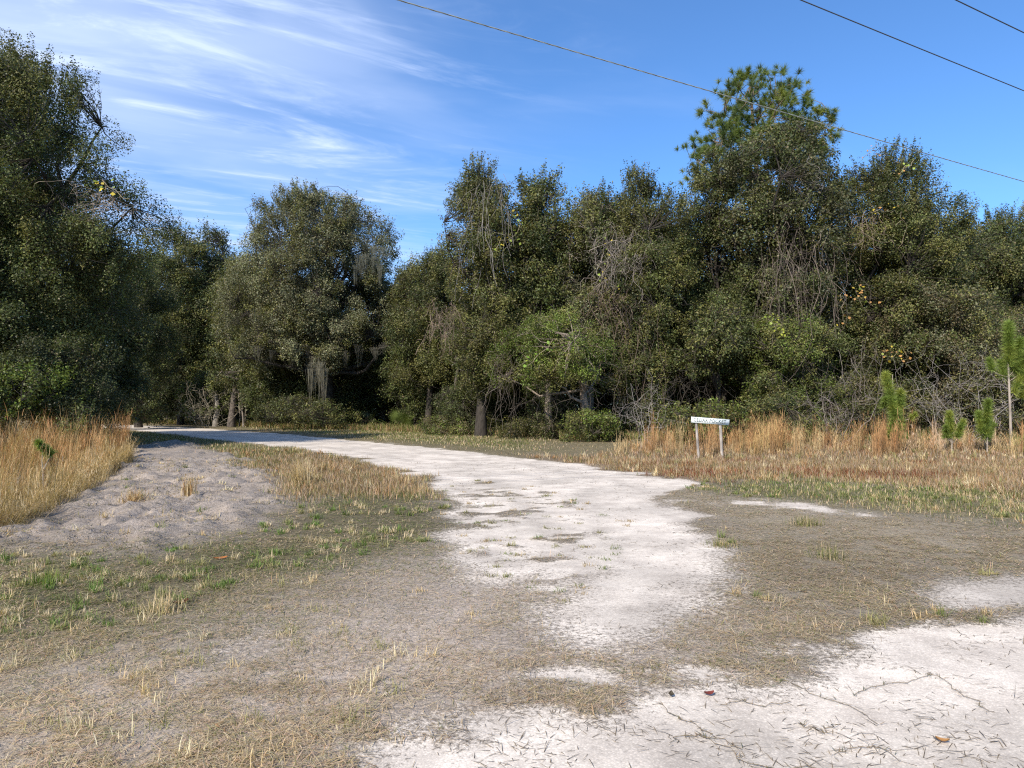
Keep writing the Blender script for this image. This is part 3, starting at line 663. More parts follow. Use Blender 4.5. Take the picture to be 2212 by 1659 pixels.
tree('oak_tree', 'low bright green tree in front of the central trees, above a pale trunk', 'tree', 39,
     [(672,1175,1235),(700,1140,1270),(740,1080,1325),(790,1058,1335),(830,1090,1310)], 115, base_px=1272, group=EDGE, r0=.3, leaf=.1, cover=4.2, cr=(.35, .7), gap=.41, pal=[G_BRIGHT * .85, G_BRIGHT * .65, G_OLIVE], tcol=(.25, .2, .16))
tree('oak_tree', 'dark glossy tree filling the dip left of the big vine-hung oak', 'tree', 45,
     [(436,1462,1486),(462,1448,1520),(520,1430,1610),(600,1440,1650),(690,1450,1650),(760,1470,1660),(830,1490,1640)], 116, base_px=1530, group=EDGE, r0=.34, cover=5, cr=(.4, .85), gap=.36, pal=[G_DARK, G_MID])
tree('oak_tree', 'biggest oak right of the middle, in front of the tall pine and hung with vines', 'tree', 42,
     [(258,1700,1738),(285,1650,1760),(325,1600,1790),(365,1550,1798),(400,1530,1808),(460,1535,1802),(530,1560,1812),(600,1590,1805),(680,1600,1795),(760,1602,1785),(820,1620,1760)], 117, base_px=1690, group=EDGE,
     r0=.42, cover=4.8, cr=(.4, .85), nl=16, gap=.37, shoots=.5, pal=[G_MID, G_DARK * 1.1, G_OLIVE * .9, G_GREY * .75], brown=.07)
tree('oak_tree', 'loose airy oak limb-crown jutting left under the pine, against the sky', 'tree', 43,
     [(335,1500,1530),(360,1482,1560),(400,1476,1575),(440,1482,1580),(480,1500,1580)], 118, base_px=1560, group=EDGE, r0=.2, cover=3.0, cr=(.3, .6), gap=.44, pal=PV)
tree('oak_tree', 'wide dark oak right of the big vine-hung oak, its outline sloping down to the right', 'tree', 43,
     [(322,1893,1905),(342,1825,1960),(380,1805,2000),(410,1795,2035),(450,1790,2068),(520,1790,2080),(600,1782,2085),(700,1780,2065),(790,1790,2035),(870,1800,2010)], 119, base_px=1905, group=EDGE,
     r0=.4, cover=5., cr=(.4, .85), nl=16, gap=.37, shoots=.9, grow=.1, pal=PV, brown=.06)
tree('oak_tree', 'farther oak at the right edge of the picture, behind the tall young pine', 'tree', 55,
     [(447,2112,2145),(470,2085,2198),(520,2065,2290),(600,2045,2350),(700,2040,2380),(800,2050,2360),(860,2080,2330)], 120, base_px=2180, group=EDGE, r0=.4, leaf=.13, cover=5, cr=(.5, 1.1), gap=.36, shoots=.6, pal=PV)
tree('oak_tree', 'low leafy oak in front of the vine-hung oak, right above the name sign', 'tree', 39.5,
     [(685,1640,1760),(720,1600,1790),(770,1580,1800),(820,1590,1800),(870,1610,1770)], 121, base_px=1700, group=EDGE, r0=.2, leaf=.1, cover=4.6, cr=(.35, .7), gap=.40, pal=[G_MID, G_BRIGHT * .75, G_OLIVE])
tree('oak_tree', 'round low oak between the central trees and the sign, reaching down near the ground', 'tree', 40,
     [(640,1500,1620),(700,1470,1640),(760,1450,1600),(810,1440,1560)], 122, base_px=1550, group=EDGE, r0=.2, leaf=.1, cover=4., cr=(.35, .7), gap=.42, pal=[G_MID, G_DARK, G_OLIVE])
tree('wax_myrtle_bush', 'large brownish olive thicket bush behind the smallest young pines', 'bush', 41,
     [(620,1950,2080),(680,1900,2160),(740,1860,2240),(800,1840,2280),(870,1840,2300),(930,1850,2290)], 123, base_px=2050, r0=.12, leaf=.1, cover=3.6, cr=(.4, .8), gap=.42, pal=[G_BROWN, G_OLIVE, G_MID, G_GREY * .8], brown=.15)
tree('oak_tree', 'olive oak at the far right behind the thicket bush', 'tree', 47,
     [(545,2080,2200),(600,2050,2290),(700,2040,2330),(800,2060,2330),(880,2100,2300)], 124, base_px=2190, r0=.3, group=EDGE, leaf=.12, cover=4.5, cr=(.4, .9), gap=.38, pal=PO)


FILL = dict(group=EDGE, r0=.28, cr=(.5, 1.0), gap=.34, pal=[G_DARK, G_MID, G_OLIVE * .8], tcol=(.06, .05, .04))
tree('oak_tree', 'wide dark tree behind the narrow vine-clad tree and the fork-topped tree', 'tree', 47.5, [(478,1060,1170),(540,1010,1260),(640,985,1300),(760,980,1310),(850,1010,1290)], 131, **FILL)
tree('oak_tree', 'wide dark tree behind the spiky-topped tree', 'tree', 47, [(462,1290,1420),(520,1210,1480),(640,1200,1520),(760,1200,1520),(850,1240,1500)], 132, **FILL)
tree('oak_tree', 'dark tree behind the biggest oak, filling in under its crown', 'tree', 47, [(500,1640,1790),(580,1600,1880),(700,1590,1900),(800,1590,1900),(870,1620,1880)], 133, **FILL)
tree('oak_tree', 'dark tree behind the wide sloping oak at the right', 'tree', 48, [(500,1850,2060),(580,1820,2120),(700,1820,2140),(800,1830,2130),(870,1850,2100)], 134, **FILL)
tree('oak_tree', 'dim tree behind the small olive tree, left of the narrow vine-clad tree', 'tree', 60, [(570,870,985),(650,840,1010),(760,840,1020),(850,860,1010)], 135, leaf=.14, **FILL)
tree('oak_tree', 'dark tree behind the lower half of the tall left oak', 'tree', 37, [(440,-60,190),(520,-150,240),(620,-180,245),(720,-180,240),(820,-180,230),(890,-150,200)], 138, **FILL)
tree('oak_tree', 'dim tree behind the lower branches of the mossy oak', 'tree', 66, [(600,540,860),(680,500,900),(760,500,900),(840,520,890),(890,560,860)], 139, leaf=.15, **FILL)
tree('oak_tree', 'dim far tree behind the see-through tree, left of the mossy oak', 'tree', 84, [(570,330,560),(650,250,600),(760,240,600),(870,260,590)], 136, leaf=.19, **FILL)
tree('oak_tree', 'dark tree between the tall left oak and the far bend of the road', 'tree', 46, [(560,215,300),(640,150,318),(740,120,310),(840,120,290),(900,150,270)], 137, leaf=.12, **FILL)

# bushes of the edge
BUSH = 'green bushes at the foot of the trees'
def bush(label, D, rows, seed, pal=None, **kw):
    kw.setdefault('leaf', .09); kw.setdefault('cover', 3.8)
    return tree('edge_bush', label, 'bush', D, rows, seed, group=BUSH, r0=.035, tcol=(.07, .06, .045), cr=(.25, .5), gap=.36, minz=.08, pal=pal or [G_MID, G_BRIGHT * .8, G_OLIVE], nl=6, **kw)
bush('rounded bright green bush below the leaning pale trunk', 37, [(888,1235,1320),(905,1215,1345),(930,1200,1355),(950,1215,1345)], 201)
bush('leafy green bush right behind the left post of the name sign', 34, [(862,1460,1560),(885,1430,1610),(920,1410,1630),(950,1420,1620)], 202)
bush('green bush right of the name sign, behind the orange grass', 36, [(850,1620,1720),(880,1600,1760),(920,1600,1790),(950,1610,1780)], 203, [G_MID, G_DARK, G_OLIVE])
bush('low tangled bush left of the rounded bush, beside the road', 41, [(905,1120,1190),(922,1080,1220),(945,1080,1225)], 204, [G_OLIVE, G_BROWN, G_MID])
bush('low weedy bush right of the palmetto', 47, [(898,930,1040),(918,905,1080),(940,905,1090)], 205, [G_OLIVE * 1.1, G_BROWN, G_BRIGHT * .8])
bush('dark low bush under the mossy oak, left of the palmetto', 58, [(850,600,680),(880,560,760),(915,545,800)], 206, [G_DARK, G_MID, G_OLIVE], leaf=.13, cover=3.)
bush('small green bush beside the pale slim trunks', 72, [(800,420,500),(850,395,540),(895,400,540)], 207, [G_MID, G_BRIGHT * .7], leaf=.16, cover=3)
bush('rounded green bush at the far bend, left of the bare brush', 78, [(770,345,420),(820,340,440),(870,350,430)], 208, [G_MID, G_DARK * 1.1], leaf=.17, cover=3)
bush('dim ochre bush at the far end of the road', 84, [(835,272,308),(870,262,322),(905,262,322)], 209, [G_BROWN * .9, G_OLIVE * .8], leaf=.16, cover=3)
bush('green sapling bush in front of the left oak, at the end of the tall grass', 22, [(862,196,206),(885,180,220),(915,178,214),(945,188,206)], 210, [G_BRIGHT * .8, G_MID], leaf=.07, cover=1.6)
bush('dark bush under the second central tree', 43, [(820,1150,1240),(870,1120,1260),(930,1110,1250)], 211, [G_DARK, G_MID], cover=2.2)
bush('dark bush right of the leaning pale trunk', 42, [(840,1340,1440),(890,1320,1460),(940,1330,1450)], 212, [G_DARK, G_MID, G_OLIVE], cover=3)
bush('olive bush between the orange grass and the taller young pine', 38, [(860,1780,1880),(900,1760,1910),(950,1760,1920)], 213, [G_MID, G_OLIVE, G_BROWN])
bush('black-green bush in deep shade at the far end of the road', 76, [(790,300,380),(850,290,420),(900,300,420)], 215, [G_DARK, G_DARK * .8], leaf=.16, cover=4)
bush('dark bush right of the pale slim trunks, under the mossy oak', 66, [(800,540,640),(860,530,680),(905,540,690)], 216, [G_DARK, G_MID], leaf=.15, cover=3.4)
bush('dark bush hiding the foot of the small olive tree', 59, [(800,880,960),(860,860,990),(910,860,990)], 217, [G_DARK, G_MID], leaf=.12, cover=3.2)
bush('dark bush at the foot of the dark tree beside the tall left oak', 60, [(780,220,320),(850,200,340),(910,210,335)], 218, [G_DARK, G_MID], leaf=.14, cover=4)
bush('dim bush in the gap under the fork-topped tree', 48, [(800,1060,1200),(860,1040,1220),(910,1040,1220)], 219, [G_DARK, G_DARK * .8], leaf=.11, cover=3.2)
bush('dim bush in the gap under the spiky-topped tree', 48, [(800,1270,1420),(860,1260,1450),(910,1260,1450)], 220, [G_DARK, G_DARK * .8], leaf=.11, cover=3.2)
bush('dark bush below the narrow vine-clad tree', 47, [(830,960,1040),(880,930,1070),(925,930,1080)], 214, [G_DARK, G_MID], cover=2.4)

# trees standing behind the first row
def proto_tree(name, seed, H, W, leaf, pal):
    rng = np.random.default_rng(seed)
    rows = np.array([(H * .16, -W * .35, W * .35), (H * .3, -W * .5, W * .5), (H * .55, -W * .5, W * .5), (H * .8, -W * .33, W * .33), (H, -W * .08, W * .08)])
    g, cen, r, out = crown_geo(rows, 0, rng, leaf=leaf, cover=4.2, seed=seed, cr=(.6, 1.2), gap=.36, pal=pal, ymax=4, front=0)
    gt = trunk_geo(0, 0, H, cen, r, rng, .26, (.12, .1, .08), 8)
    return g.mesh(name + '_crown'), gt.mesh(name + '_trunk', True)
protos = [proto_tree('inner_tree', 300, 12.5, 8, .17, [G_DARK, G_MID]), proto_tree('inner_tree', 301, 10.5, 7, .17, [G_DARK, G_OLIVE * .8, G_MID]), proto_tree('inner_tree', 302, 14, 8.5, .17, [G_MID, G_DARK])]
for a, b in protos: a.materials.append(M_LEAF); b.materials.append(M_BARK)
rb = np.random.default_rng(55); k = 0
back = []
for row, (dy, stepx) in enumerate(((9, 4.6), (17, 5.2), (28, 6.5))):
    x = -62 + row * 2
    while x < 62:
        back.append((x + rb.normal() * .8, float(forest_edge(x)) + dy + rb.normal() * 1.2, row)); x += stepx
for (x, y, row) in back:
    if abs(x) > y * .80 + 3: continue
    a, b = protos[k % 3]; k += 1
    o = thing('inner_tree', 'unseen evergreen tree added beyond the left edge to cast shade', 'tree', (x, y, 0), 'trees inside the woods')
    sc = rb.uniform(.8, 1.12) * (.92 if -20 < x < -8 else 1); o.scale = (sc * rb.choice([-1, 1]), sc, sc); o.rotation_euler = (0, 0, rb.uniform(0, 6.28))
    for nme, me in (('crown', a), ('trunk', b)):
        c = bpy.data.objects.new(nme, me); C.objects.link(c); c.parent = o
for (x, y) in ((-27, 24), (-30, 33), (-34, 18)):  # extra trees out of view on the left, added for the shadow they cast
    a, b = protos[k % 3]; k += 1
    o = thing('inner_tree', 'unseen evergreen tree added beyond the left edge to cast shade', 'tree', (x, y, 0), 'trees inside the woods'); o.scale = (1.1, 1.1, 1.1)
    for nme, me in (('crown', a), ('trunk', b)):
        c = bpy.data.objects.new(nme, me); C.objects.link(c); c.parent = o

# far mass of the woods and the dim undergrowth in it
def thicket():
    rng = np.random.default_rng(66); g = Geo()
    n = 150000; x = rng.uniform(-110, 110, n); y = forest_edge(x) + 6 + rng.random(n) * 34; z = rng.random(n) ** 1.4 * 3.2 * (.4 + noise2(x, y, .35, 9, 2))
    K = np.array([G_DARK, G_MID, G_BROWN * .8])[rng.integers(0, 3, n)] * rng.uniform(.6, 1.3, (n, 1))
    leaves(g, np.stack([x, y, z], 1), nrm(rng.normal(size=(n, 3))), .26, .5, K, rng)
    n = 110000; x = rng.uniform(-130, 130, n); y = forest_edge(x) + 40 + rng.random(n) * 8; z = rng.random(n) * (7 + 5 * noise2(x, y, .15, 10, 2))
    K = np.array([G_DARK, G_MID])[rng.integers(0, 2, n)] * rng.uniform(.6, 1.3, (n, 1))
    leaves(g, np.stack([x, y, z], 1), nrm(rng.normal(size=(n, 3))), .55, .6, K, rng)
    o = link('undergrowth', g.mesh('undergrowth'), M_LEAF); tag(o, 'dim mass of undergrowth and far foliage deep inside the woods', 'undergrowth', None, 'stuff')
thicket()
def weeds():
    """weedy ground cover along the foot of the trees"""
    rng = np.random.default_rng(67); g = Geo()
    n = 60000; x = rng.uniform(-62, 40, n); y = forest_edge(x) - 1.8 + np.abs(rng.normal(size=n)) * 2.2
    k = noise2(x, y, .6, 31, 2) > .38; x, y = x[k], y[k]; n = len(x); h = (noise2(x, y, .9, 33, 2)) * .9
    z = rng.random(n) * h; K = np.array([G_OLIVE, G_BRIGHT * .9, G_BROWN * 1.1, G_MID])[rng.integers(0, 4, n)] * rng.uniform(.7, 1.5, (n, 1))
    leaves(g, np.stack([x, y, z], 1), nrm(rng.normal(size=(n, 3))), .11, .4, K, rng)
    j = rng.integers(0, n, 26000); c = np.array([OLV, STRAW, G_BRIGHT * 1.2, ORG * .8])[rng.integers(0, 4, len(j))] * rng.uniform(.6, 1.1, (len(j), 1))
    blades(g, x[j], y[j] - .5, np.zeros(len(j)), rng.uniform(.25, .75, len(j)) * (.5 + h[j]), np.full(len(j), .03), rng.uniform(.05, .6, len(j)), rng.uniform(0, 6.28, len(j)), c, rng, .4)
    o = link('weeds', g.mesh('weeds'), M_LEAF); tag(o, 'low green and brown weeds along the foot of the woods', 'weeds', None, 'stuff')
weeds()

# ------------------------------------------------------------------ pines
P_G = np.array([.14, .185, .042]); P_D = np.array([.085, .12, .038]); P_Y = np.array([.20, .225, .05])
def needle_tuft(g, c, d, L, n, W, K, rng, spread=1.0):
    d = nrm(np.asarray(d, float)[None])[0]
    u = nrm(rng.normal(size=(n, 3)) * spread + d * 1.05)
    P0 = c + d * rng.uniform(-.35, .25, (n, 1)) * L * .8
    s = nrm(np.cross(u, rng.normal(size=(n, 3)))) * W * .5
    tip = P0 + u * L * rng.uniform(.7, 1.1, (n, 1)) - np.array([0, 0, 1]) * L * .10
    V = np.stack([P0 - s, P0 + s, tip], 1); g.add(V, None, np.arange(n * 3).reshape(n, 3), np.repeat(K * rng.uniform(.65, 1.4, (n, 1)), 3, 0))
def big_pine():
    D = 47; rng = np.random.default_rng(400); b = at(1650, 900, D); o = thing('pine_tree', 'tall pine with tufted green needles rising above all other trees', 'tree', (b[0], D, 0))
    rows = rows_to_world([(160,1600,1650),(172,1560,1712),(200,1545,1730),(235,1510,1755),(270,1500,1795),(305,1480,1800),(340,1475,1790),(400,1500,1760)], D)
    Z, XL, XR = rows.T; g = Geo(); gt = Geo(); zt = Z[-1]
    t = np.linspace(0, 1, 8); P = np.stack([b[0] + np.sin(t * 3) * .3 - t * .6, D + t * .2, t * (zt - .8)], 1); tubes(gt, P[None], (.33 * (1 - t * .75))[None], 9, (.2, .14, .1))
    n = 330; z = rng.uniform(Z[0], Z[-1] - .25, n * 2); xl, xr = np.interp(z, Z, XL), np.interp(z, Z, XR); k = rng.random(n * 2) < (xr - xl) / (XR - XL).max() * .8 + .2
    z, xl, xr = z[k][:n], xl[k][:n], xr[k][:n]; n = len(z); ph = rng.uniform(0, 6.283, n); rho = np.sqrt(rng.uniform(.12, 1, n))
    hw = (xr - xl) / 2 - .3; cen = np.stack([(xl + xr) / 2 + hw * rho * np.cos(ph), D + np.minimum(hw, 4) * rho * np.sin(ph), z], 1)
    pk = rng.choice(n, 26, replace=False); tips = cen[pk]
    zs = np.clip(tips[:, 2] - rng.uniform(.8, 2.5, 26), 8, zt - 1); st = np.stack([np.interp(zs, P[:, 2], P[:, 0]), np.full(26, D), zs], 1)
    limb = curve_pts(st, tips, 7, .08, rng); tubes(gt, limb, .07 * np.linspace(1, .3, 7)[None] * np.ones((26, 1)), 5, (.19, .14, .11))
    pool = np.concatenate([limb[:, 2:].reshape(-1, 3), P[5:]]); d = ((cen[:, None] - pool[None]) ** 2).sum(2); a = pool[d.argmin(1)]
    tw = curve_pts(a, cen, 5, .09, rng); tubes(gt, tw, .028 * np.linspace(1, .5, 5)[None] * np.ones((n, 1)), 4, (.2, .15, .11))
    for i in range(n):
        dd = nrm((cen[i] - a[i])[None])[0] * .6 + np.array([0, 0, .7])
        kk = [P_G, P_D, P_Y, P_G][rng.integers(0, 4)]
        needle_tuft(g, cen[i], dd, rng.uniform(.45, .62), 110, .03, kk, rng, .85)
        for _ in range(2): needle_tuft(g, cen[i] + rng.normal(size=3) * .3, dd + rng.normal(size=3) * .3, rng.uniform(.36, .5), 70, .028, kk * .9, rng, .85)
    off3 = np.array([b[0], D, 0])
    for q in (g, gt):
        for v in q.V: v[:] -= off3
    link('crown', g.mesh('pine_crown'), M_NEEDLE, o); link('trunk', gt.mesh('pine_trunk', True), M_BARK, o)
big_pine()
def young_pine(label, px, pyt, D, spec, seed, bare=0.):
    """spec: list of (px, py, length m, needle count) foliage cones given as (bottom, top)"""
    rng = np.random.default_rng(seed); b = at(px, 900, D); o = thing('young_pine', label, 'pine', (b[0], D, 0), 'young pines in the tall grass'); off3 = np.array([b[0], D, 0])
    zt = at(px, pyt, D)[2]; gt = Geo(); t = np.linspace(0, 1, 8)
    P = np.stack([b[0] + np.sin(t * 3 + seed) * .03, np.full(8, D), t * (zt - .15)], 1); tubes(gt, P[None], ((.014 + .018 * zt / 2) * (1 - .7 * t))[None], 7, (.34, .29, .24))
    g = Geo()
    for (ax, ay, bx, by, L, n, dense) in spec:
        A = at(ax, ay, D); B = at(bx, by, D); A[1] += rng.normal() * .15; B[1] += rng.normal() * .15
        near = np.array([b[0], D, max(.2, A[2] - .25)]); tubes(gt, curve_pts(near[None], A[None], 4, .05, rng), np.array([[.018, .015, .012, .01]]), 5, (.3, .25, .2))
        tubes(gt, np.stack([A, (A + B) / 2, B])[None], np.array([[.014, .011, .007]]), 5, (.28, .24, .15))
        for i in range(n):
            f = (i + .5) / n; c = A * (1 - f) + B * f
            needle_tuft(g, c, (B - A) + np.array([0, 0, .2]), L * (1 - .2 * f), dense * 3, .022, [P_G * 1.5, P_Y * 1.4, P_G * 1.3][rng.integers(0, 3)], rng, .8)
    for q in (g, gt):
        for v in q.V: v[:] -= off3
    link('needles', g.mesh('young_pine_needles'), M_NEEDLE, o); link('trunk', gt.mesh('young_pine_trunk', True), M_TWIG, o)
young_pine('bushy bright green young pine standing alone right of the sign', 1928, 800, 27, [(1930,905,1914,808,.36,11,110),(1940,895,1942,845,.34,6,100),(1950,880,1946,850,.3,4,80),(1915,880,1908,860,.3,3,80),(1968,905,1975,893,.22,2,70),(1922,945,1926,905,.32,5,90),(1936,950,1946,905,.3,5,90)], 501)
young_pine('smallest young pine, only its round top showing over the brown grass', 2055, 885, 27, [(2052,945,2051,892,.28,7,110),(2062,945,2072,908,.26,5,90),(2045,945,2038,920,.24,3,80)], 502)
young_pine('small bushy young pine left of the tallest young pine', 2130, 862, 27, [(2128,945,2124,866,.3,9,110),(2138,945,2144,893,.3,7,110),(2120,935,2114,890,.27,5,90),(2136,950,2150,915,.26,4,90)], 503)
young_pine('tallest young pine with a bare pale trunk at the right edge', 2181, 695, 28, [(2180,790,2176,700,.42,10,110),(2195,800,2200,735,.4,8,110),(2150,800,2142,776,.3,3,80),(2205,810,2215,760,.4,6,110),(2190,850,2210,805,.36,5,70),(2172,815,2170,780,.36,4,80),(2215,860,2240,800,.4,6,90)], 504)
young_pine('tiny green pine seedling inside the tall grass at the left edge', 97, 948, 13.5, [(97,985,96,955,.16,5,70)], 505)

# ------------------------------------------------------------------ palmettos
def palmetto(label, px, D, seed, nf=15, sc=1., K=(.12, .155, .04)):
    rng = np.random.default_rng(seed); b = at(px, 900, D); o = thing('palmetto', label, 'palmetto', (b[0], D, 0), 'saw palmettos at the forest edge')
    for i in range(nf):
        az = rng.uniform(0, 6.28); el = rng.uniform(.35, 1.35); d = np.array([math.cos(az) * math.cos(el), math.sin(az) * math.cos(el), math.sin(el)])
        ln = sc * rng.uniform(.55, .95); tip = d * ln; g = Geo(); K_ = np.array(K) * rng.uniform(.75, 1.3)
        tubes(g, np.stack([np.zeros(3), tip * .5 + [0, 0, .03], tip])[None], np.array([[.014, .011, .009]]), 4, K_)
        up = nrm(np.cross(np.cross(d, [0, 0, 1.]) + 1e-3, d)[None])[0]; sd = np.cross(d, up)
        n = 15; th = np.linspace(-2.1, 2.1, n); u = d[None] * np.cos(th)[:, None] + sd[None] * np.sin(th)[:, None] + up[None] * .12
        L = sc * .5 * (1 - .25 * np.abs(th) / 2); s = np.cross(u, up) * .016 * sc
        m = tip + u * (L * .5)[:, None]; t = tip + u * L[:, None] - np.array([0, 0, .06 * sc])
        V = np.stack([np.tile(tip, (n, 1)), m - s, m + s, t], 1); i4 = np.arange(n)[:, None] * 4
        g.add(V, None, np.concatenate([i4 + [[0, 1, 2]], i4 + [[1, 3, 2]]]), K_)
        link('frond', g.mesh('palmetto_frond'), M_LEAF, o)
palmetto('bright green saw palmetto at the verge, in front of the dark gap', 862, 56, 601, 22, 1.5)
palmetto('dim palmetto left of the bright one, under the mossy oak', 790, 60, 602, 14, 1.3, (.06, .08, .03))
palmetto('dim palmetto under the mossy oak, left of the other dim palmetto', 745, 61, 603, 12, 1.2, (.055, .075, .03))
palmetto('yellowed palmetto at the right edge', 2205, 26, 604, 14, .8, (.36, .33, .12))

# ------------------------------------------------------------------ hanging dead vines, moss, yellow leaf vines
def tangle(label, D, x0, y0, x1, y1, n, seed, col=(.30, .25, .2), droop=.5, rad=.011, name='dead_vine', cat='vine', dd=1.0):
    rng = np.random.default_rng(seed); A = at(x0, y0, D); B = at(x1, y1, D); w = B[0] - A[0]; h = A[2] - B[2]; c = np.array([(A[0] + B[0]) / 2, D, B[2]])
    o_z = A[2] ; g = Geo(); M = 9; N = n
    s = np.stack([A[0] + rng.random(N) * w, D + rng.normal(size=N) * dd, A[2] - rng.random(N) ** 1.5 * h * .6], 1)
    st = rng.normal(size=(N, M, 3)) * np.array([w * .09, .25, h * .04]); st[:, :, 2] -= h / M * rng.uniform(.3, 1.0, (N, 1)) * droop * 1.5; st[:, 0] = 0
    P = s[:, None] + np.cumsum(st, 1); P[:, :, 2] = np.maximum(P[:, :, 2], .1)
    P[:, 1:-1] = (P[:, :-2] + P[:, 2:]) / 4 + P[:, 1:-1] / 2
    K = np.array(col) * rng.uniform(.55, 1.35, (N, 1)); tubes(g, P, rad * .8 * rng.uniform(.5, 1.3, (N, 1)) * np.ones((1, M)), 3, K)
    m = N * 3; j = rng.integers(0, N, m); i = rng.integers(1, M - 1, m); a = P[j, i]; e = a + rng.normal(size=(m, 3)) * np.array([.3, .3, .25]) - [0, 0, .15]
    tubes(g, curve_pts(a, e, 4, .15, rng), rad * .6 * np.array([[1, .9, .7, .4]]) * np.ones((m, 1)), 3, np.repeat(K, 1, 0)[j])
    for v in g.V: v[:] -= c
    me = g.mesh(name); o = link(name, me, M_TWIG); o.location = c; tag(o, label, cat, 'dead vines hanging in the trees' if name == 'dead_vine' else None); return o
tangle('pale grey tangle of dead vine high in the centre right trees, below the spiky tip', 40.0, 1290, 500, 1400, 640, 110, 701, (.34, .29, .25), .5)
tangle('brown curtain of dead vines hanging below the pale tangle', 40.2, 1260, 620, 1360, 760, 60, 702, (.24, .17, .13), .8)
tangle('long curtain of bare vines hanging down the trunk of the biggest oak', 39.2, 1650, 500, 1790, 720, 115, 703, (.25, .2, .165), .9)
tangle('grey bare vine tangle beside the top of the biggest oak', 39.8, 1680, 370, 1770, 460, 60, 704, (.34, .31, .3), .5)
tangle('looping bare vines hanging to the ground right of the sign', 38.2, 1760, 720, 1900, 930, 40, 705, (.22, .19, .165), .9)
tangle('vines hanging over the dark gap below the low bright green tree', 38.0, 1060, 760, 1180, 900, 34, 706, (.17, .14, .115), .8)
tangle('vines dangling beside the leaning pale trunk', 38.0, 1185, 780, 1330, 900, 26, 707, (.18, .15, .12), .8)
tangle('brown vine curtain left of the biggest oak, above the bushes', 41.0, 1330, 660, 1430, 900, 36, 708, (.24, .18, .14), .9)
tangle('small pale vine snarl on the right side of the wide dark oak', 40.0, 1830, 460, 1900, 560, 40, 709, (.34, .26, .2), .6)
tangle('pale dead branches in the left oak near its lower right edge', 26.5, 200, 410, 310, 480, 34, 710, (.36, .29, .22), .4, .009)
tangle('rusty vine snarl hanging at the left side of the narrow vine-clad tree', 41.0, 930, 650, 985, 740, 50, 711, (.30, .22, .17), .7)
tangle('thin grey vines on the narrow vine-clad tree', 40.5, 1010, 380, 1090, 560, 50, 712, (.30, .27, .24), .8)
tangle('dark bare vines filling the gap below the low oak left of the sign', 40.5, 1430, 780, 1560, 880, 60, 713, (.10, .085, .07), .8)

def bare_shrub(label, px, D, h, w, n, seed, col=(.36, .32, .29)):
    rng = np.random.default_rng(seed); b = at(px, 900, D); g = Geo()
    A = np.stack([rng.normal(size=n) * w * .12, rng.normal(size=n) * .3, np.zeros(n)], 1)
    E = A + np.stack([rng.normal(size=n) * w * .4, rng.normal(size=n) * .6, h * rng.uniform(.5, 1, n)], 1)
    P = curve_pts(A, E, 6, .1, rng); K = np.array(col) * rng.uniform(.6, 1.2, (n, 1)); tubes(g, P, .014 * np.linspace(1, .4, 6)[None] * np.ones((n, 1)), 4, K)
    src, kk = P, K
    for lv, (m, ln, rr) in enumerate(((5, .42, .008), (4, .24, .006))):
        j = np.repeat(np.arange(len(src)), m); i = rng.integers(2, src.shape[1], len(j)); a = src[j, i]
        e = a + (nrm(rng.normal(size=(len(j), 3)) + [0, 0, .35])) * h * ln * rng.uniform(.5, 1.1, (len(j), 1))
        src = curve_pts(a, e, 5, .12, rng); kk = kk[j]; tubes(g, src, rr * np.linspace(1, .5, 5)[None] * np.ones((len(j), 1)), 3, kk)
    o = link('bare_shrub', g.mesh('bare_shrub'), M_TWIG); o.location = (b[0], D, 0); tag(o, label, 'shrub', 'leafless shrubs')
bare_shrub('leafless grey shrub between the lone young pine and the tallest one', 2065, 36, 4.4, 4.5, 9, 801)
bare_shrub('leafless grey shrub right behind the smallest young pine', 2125, 37, 3.4, 4, 7, 802)
bare_shrub('leafless tan brush fanning out at the far verge near the pale slim trunks', 455, 66, 3.6, 5, 14, 803, (.42, .36, .27))
bare_shrub('leafless brush right of the orange grass beside the sign', 1800, 33, 2.6, 3, 10, 804, (.30, .25, .22))
bare_shrub('russet leafless brush at the far end of the road', 245, 60, 2.0, 4, 16, 805, (.22, .13, .1))
bare_shrub('thin leafless twigs rising left of the sign in the grass', 1395, 33, 3.0, 1.2, 6, 806, (.34, .3, .27))

def moss(label, D, x0, y0, x1, y1, n, L, seed, col=(.27, .27, .215)):
    rng = np.random.default_rng(seed); A = at(x0, y0, D); B = at(x1, y1, D); c = np.array([(A[0] + B[0]) / 2, D, A[2]]); g = Geo()
    k = 24; cx = rng.uniform(A[0], B[0], n); cz = rng.uniform(B[2], A[2], n); cy = D + rng.normal(size=n) * (B[0] - A[0]) * .12; l = L * rng.uniform(.3, 1.2, n)
    X = np.repeat(cx, k) + rng.normal(size=n * k) * .17; Y = np.repeat(cy, k) + rng.normal(size=n * k) * .17; Z0 = np.repeat(cz, k); LL = np.repeat(l, k) * rng.uniform(.08, 1, n * k) ** 1.4
    M = 6; t = np.linspace(0, 1, M)[None, :, None]; N = n * k; P = np.stack([X, Y, Z0], 1)[:, None] - t * np.array([0, 0, 1]) * LL[:, None, None]
    P[:, :, :2] += np.cumsum(rng.normal(size=(N, M, 2)) * .016, 1) * (1 + 0 * t) - 0
    P[:, :, 0] += (np.repeat(cx, k)[:, None] - P[:, :, 0]) * t[..., 0] * .7
    tubes(g, P, .012 * np.linspace(1, .3, M)[None] * np.ones((N, 1)), 3, np.repeat(np.array(col) * rng.uniform(.7, 1.25, (n, 1)), k, 0) * rng.uniform(.6, 1.25, (N, 1)))
    for v in g.V: v[:] -= c
    o = link('spanish_moss', g.mesh('spanish_moss'), M_MOSS); o.location = c; tag(o, label, 'moss', 'grey moss hanging in the trees')
moss('long pale clump of grey moss hanging under the mossy oak over the dark gap', 55.5, 668, 770, 704, 800, 11, 3.3, 901, (.36, .34, .27))
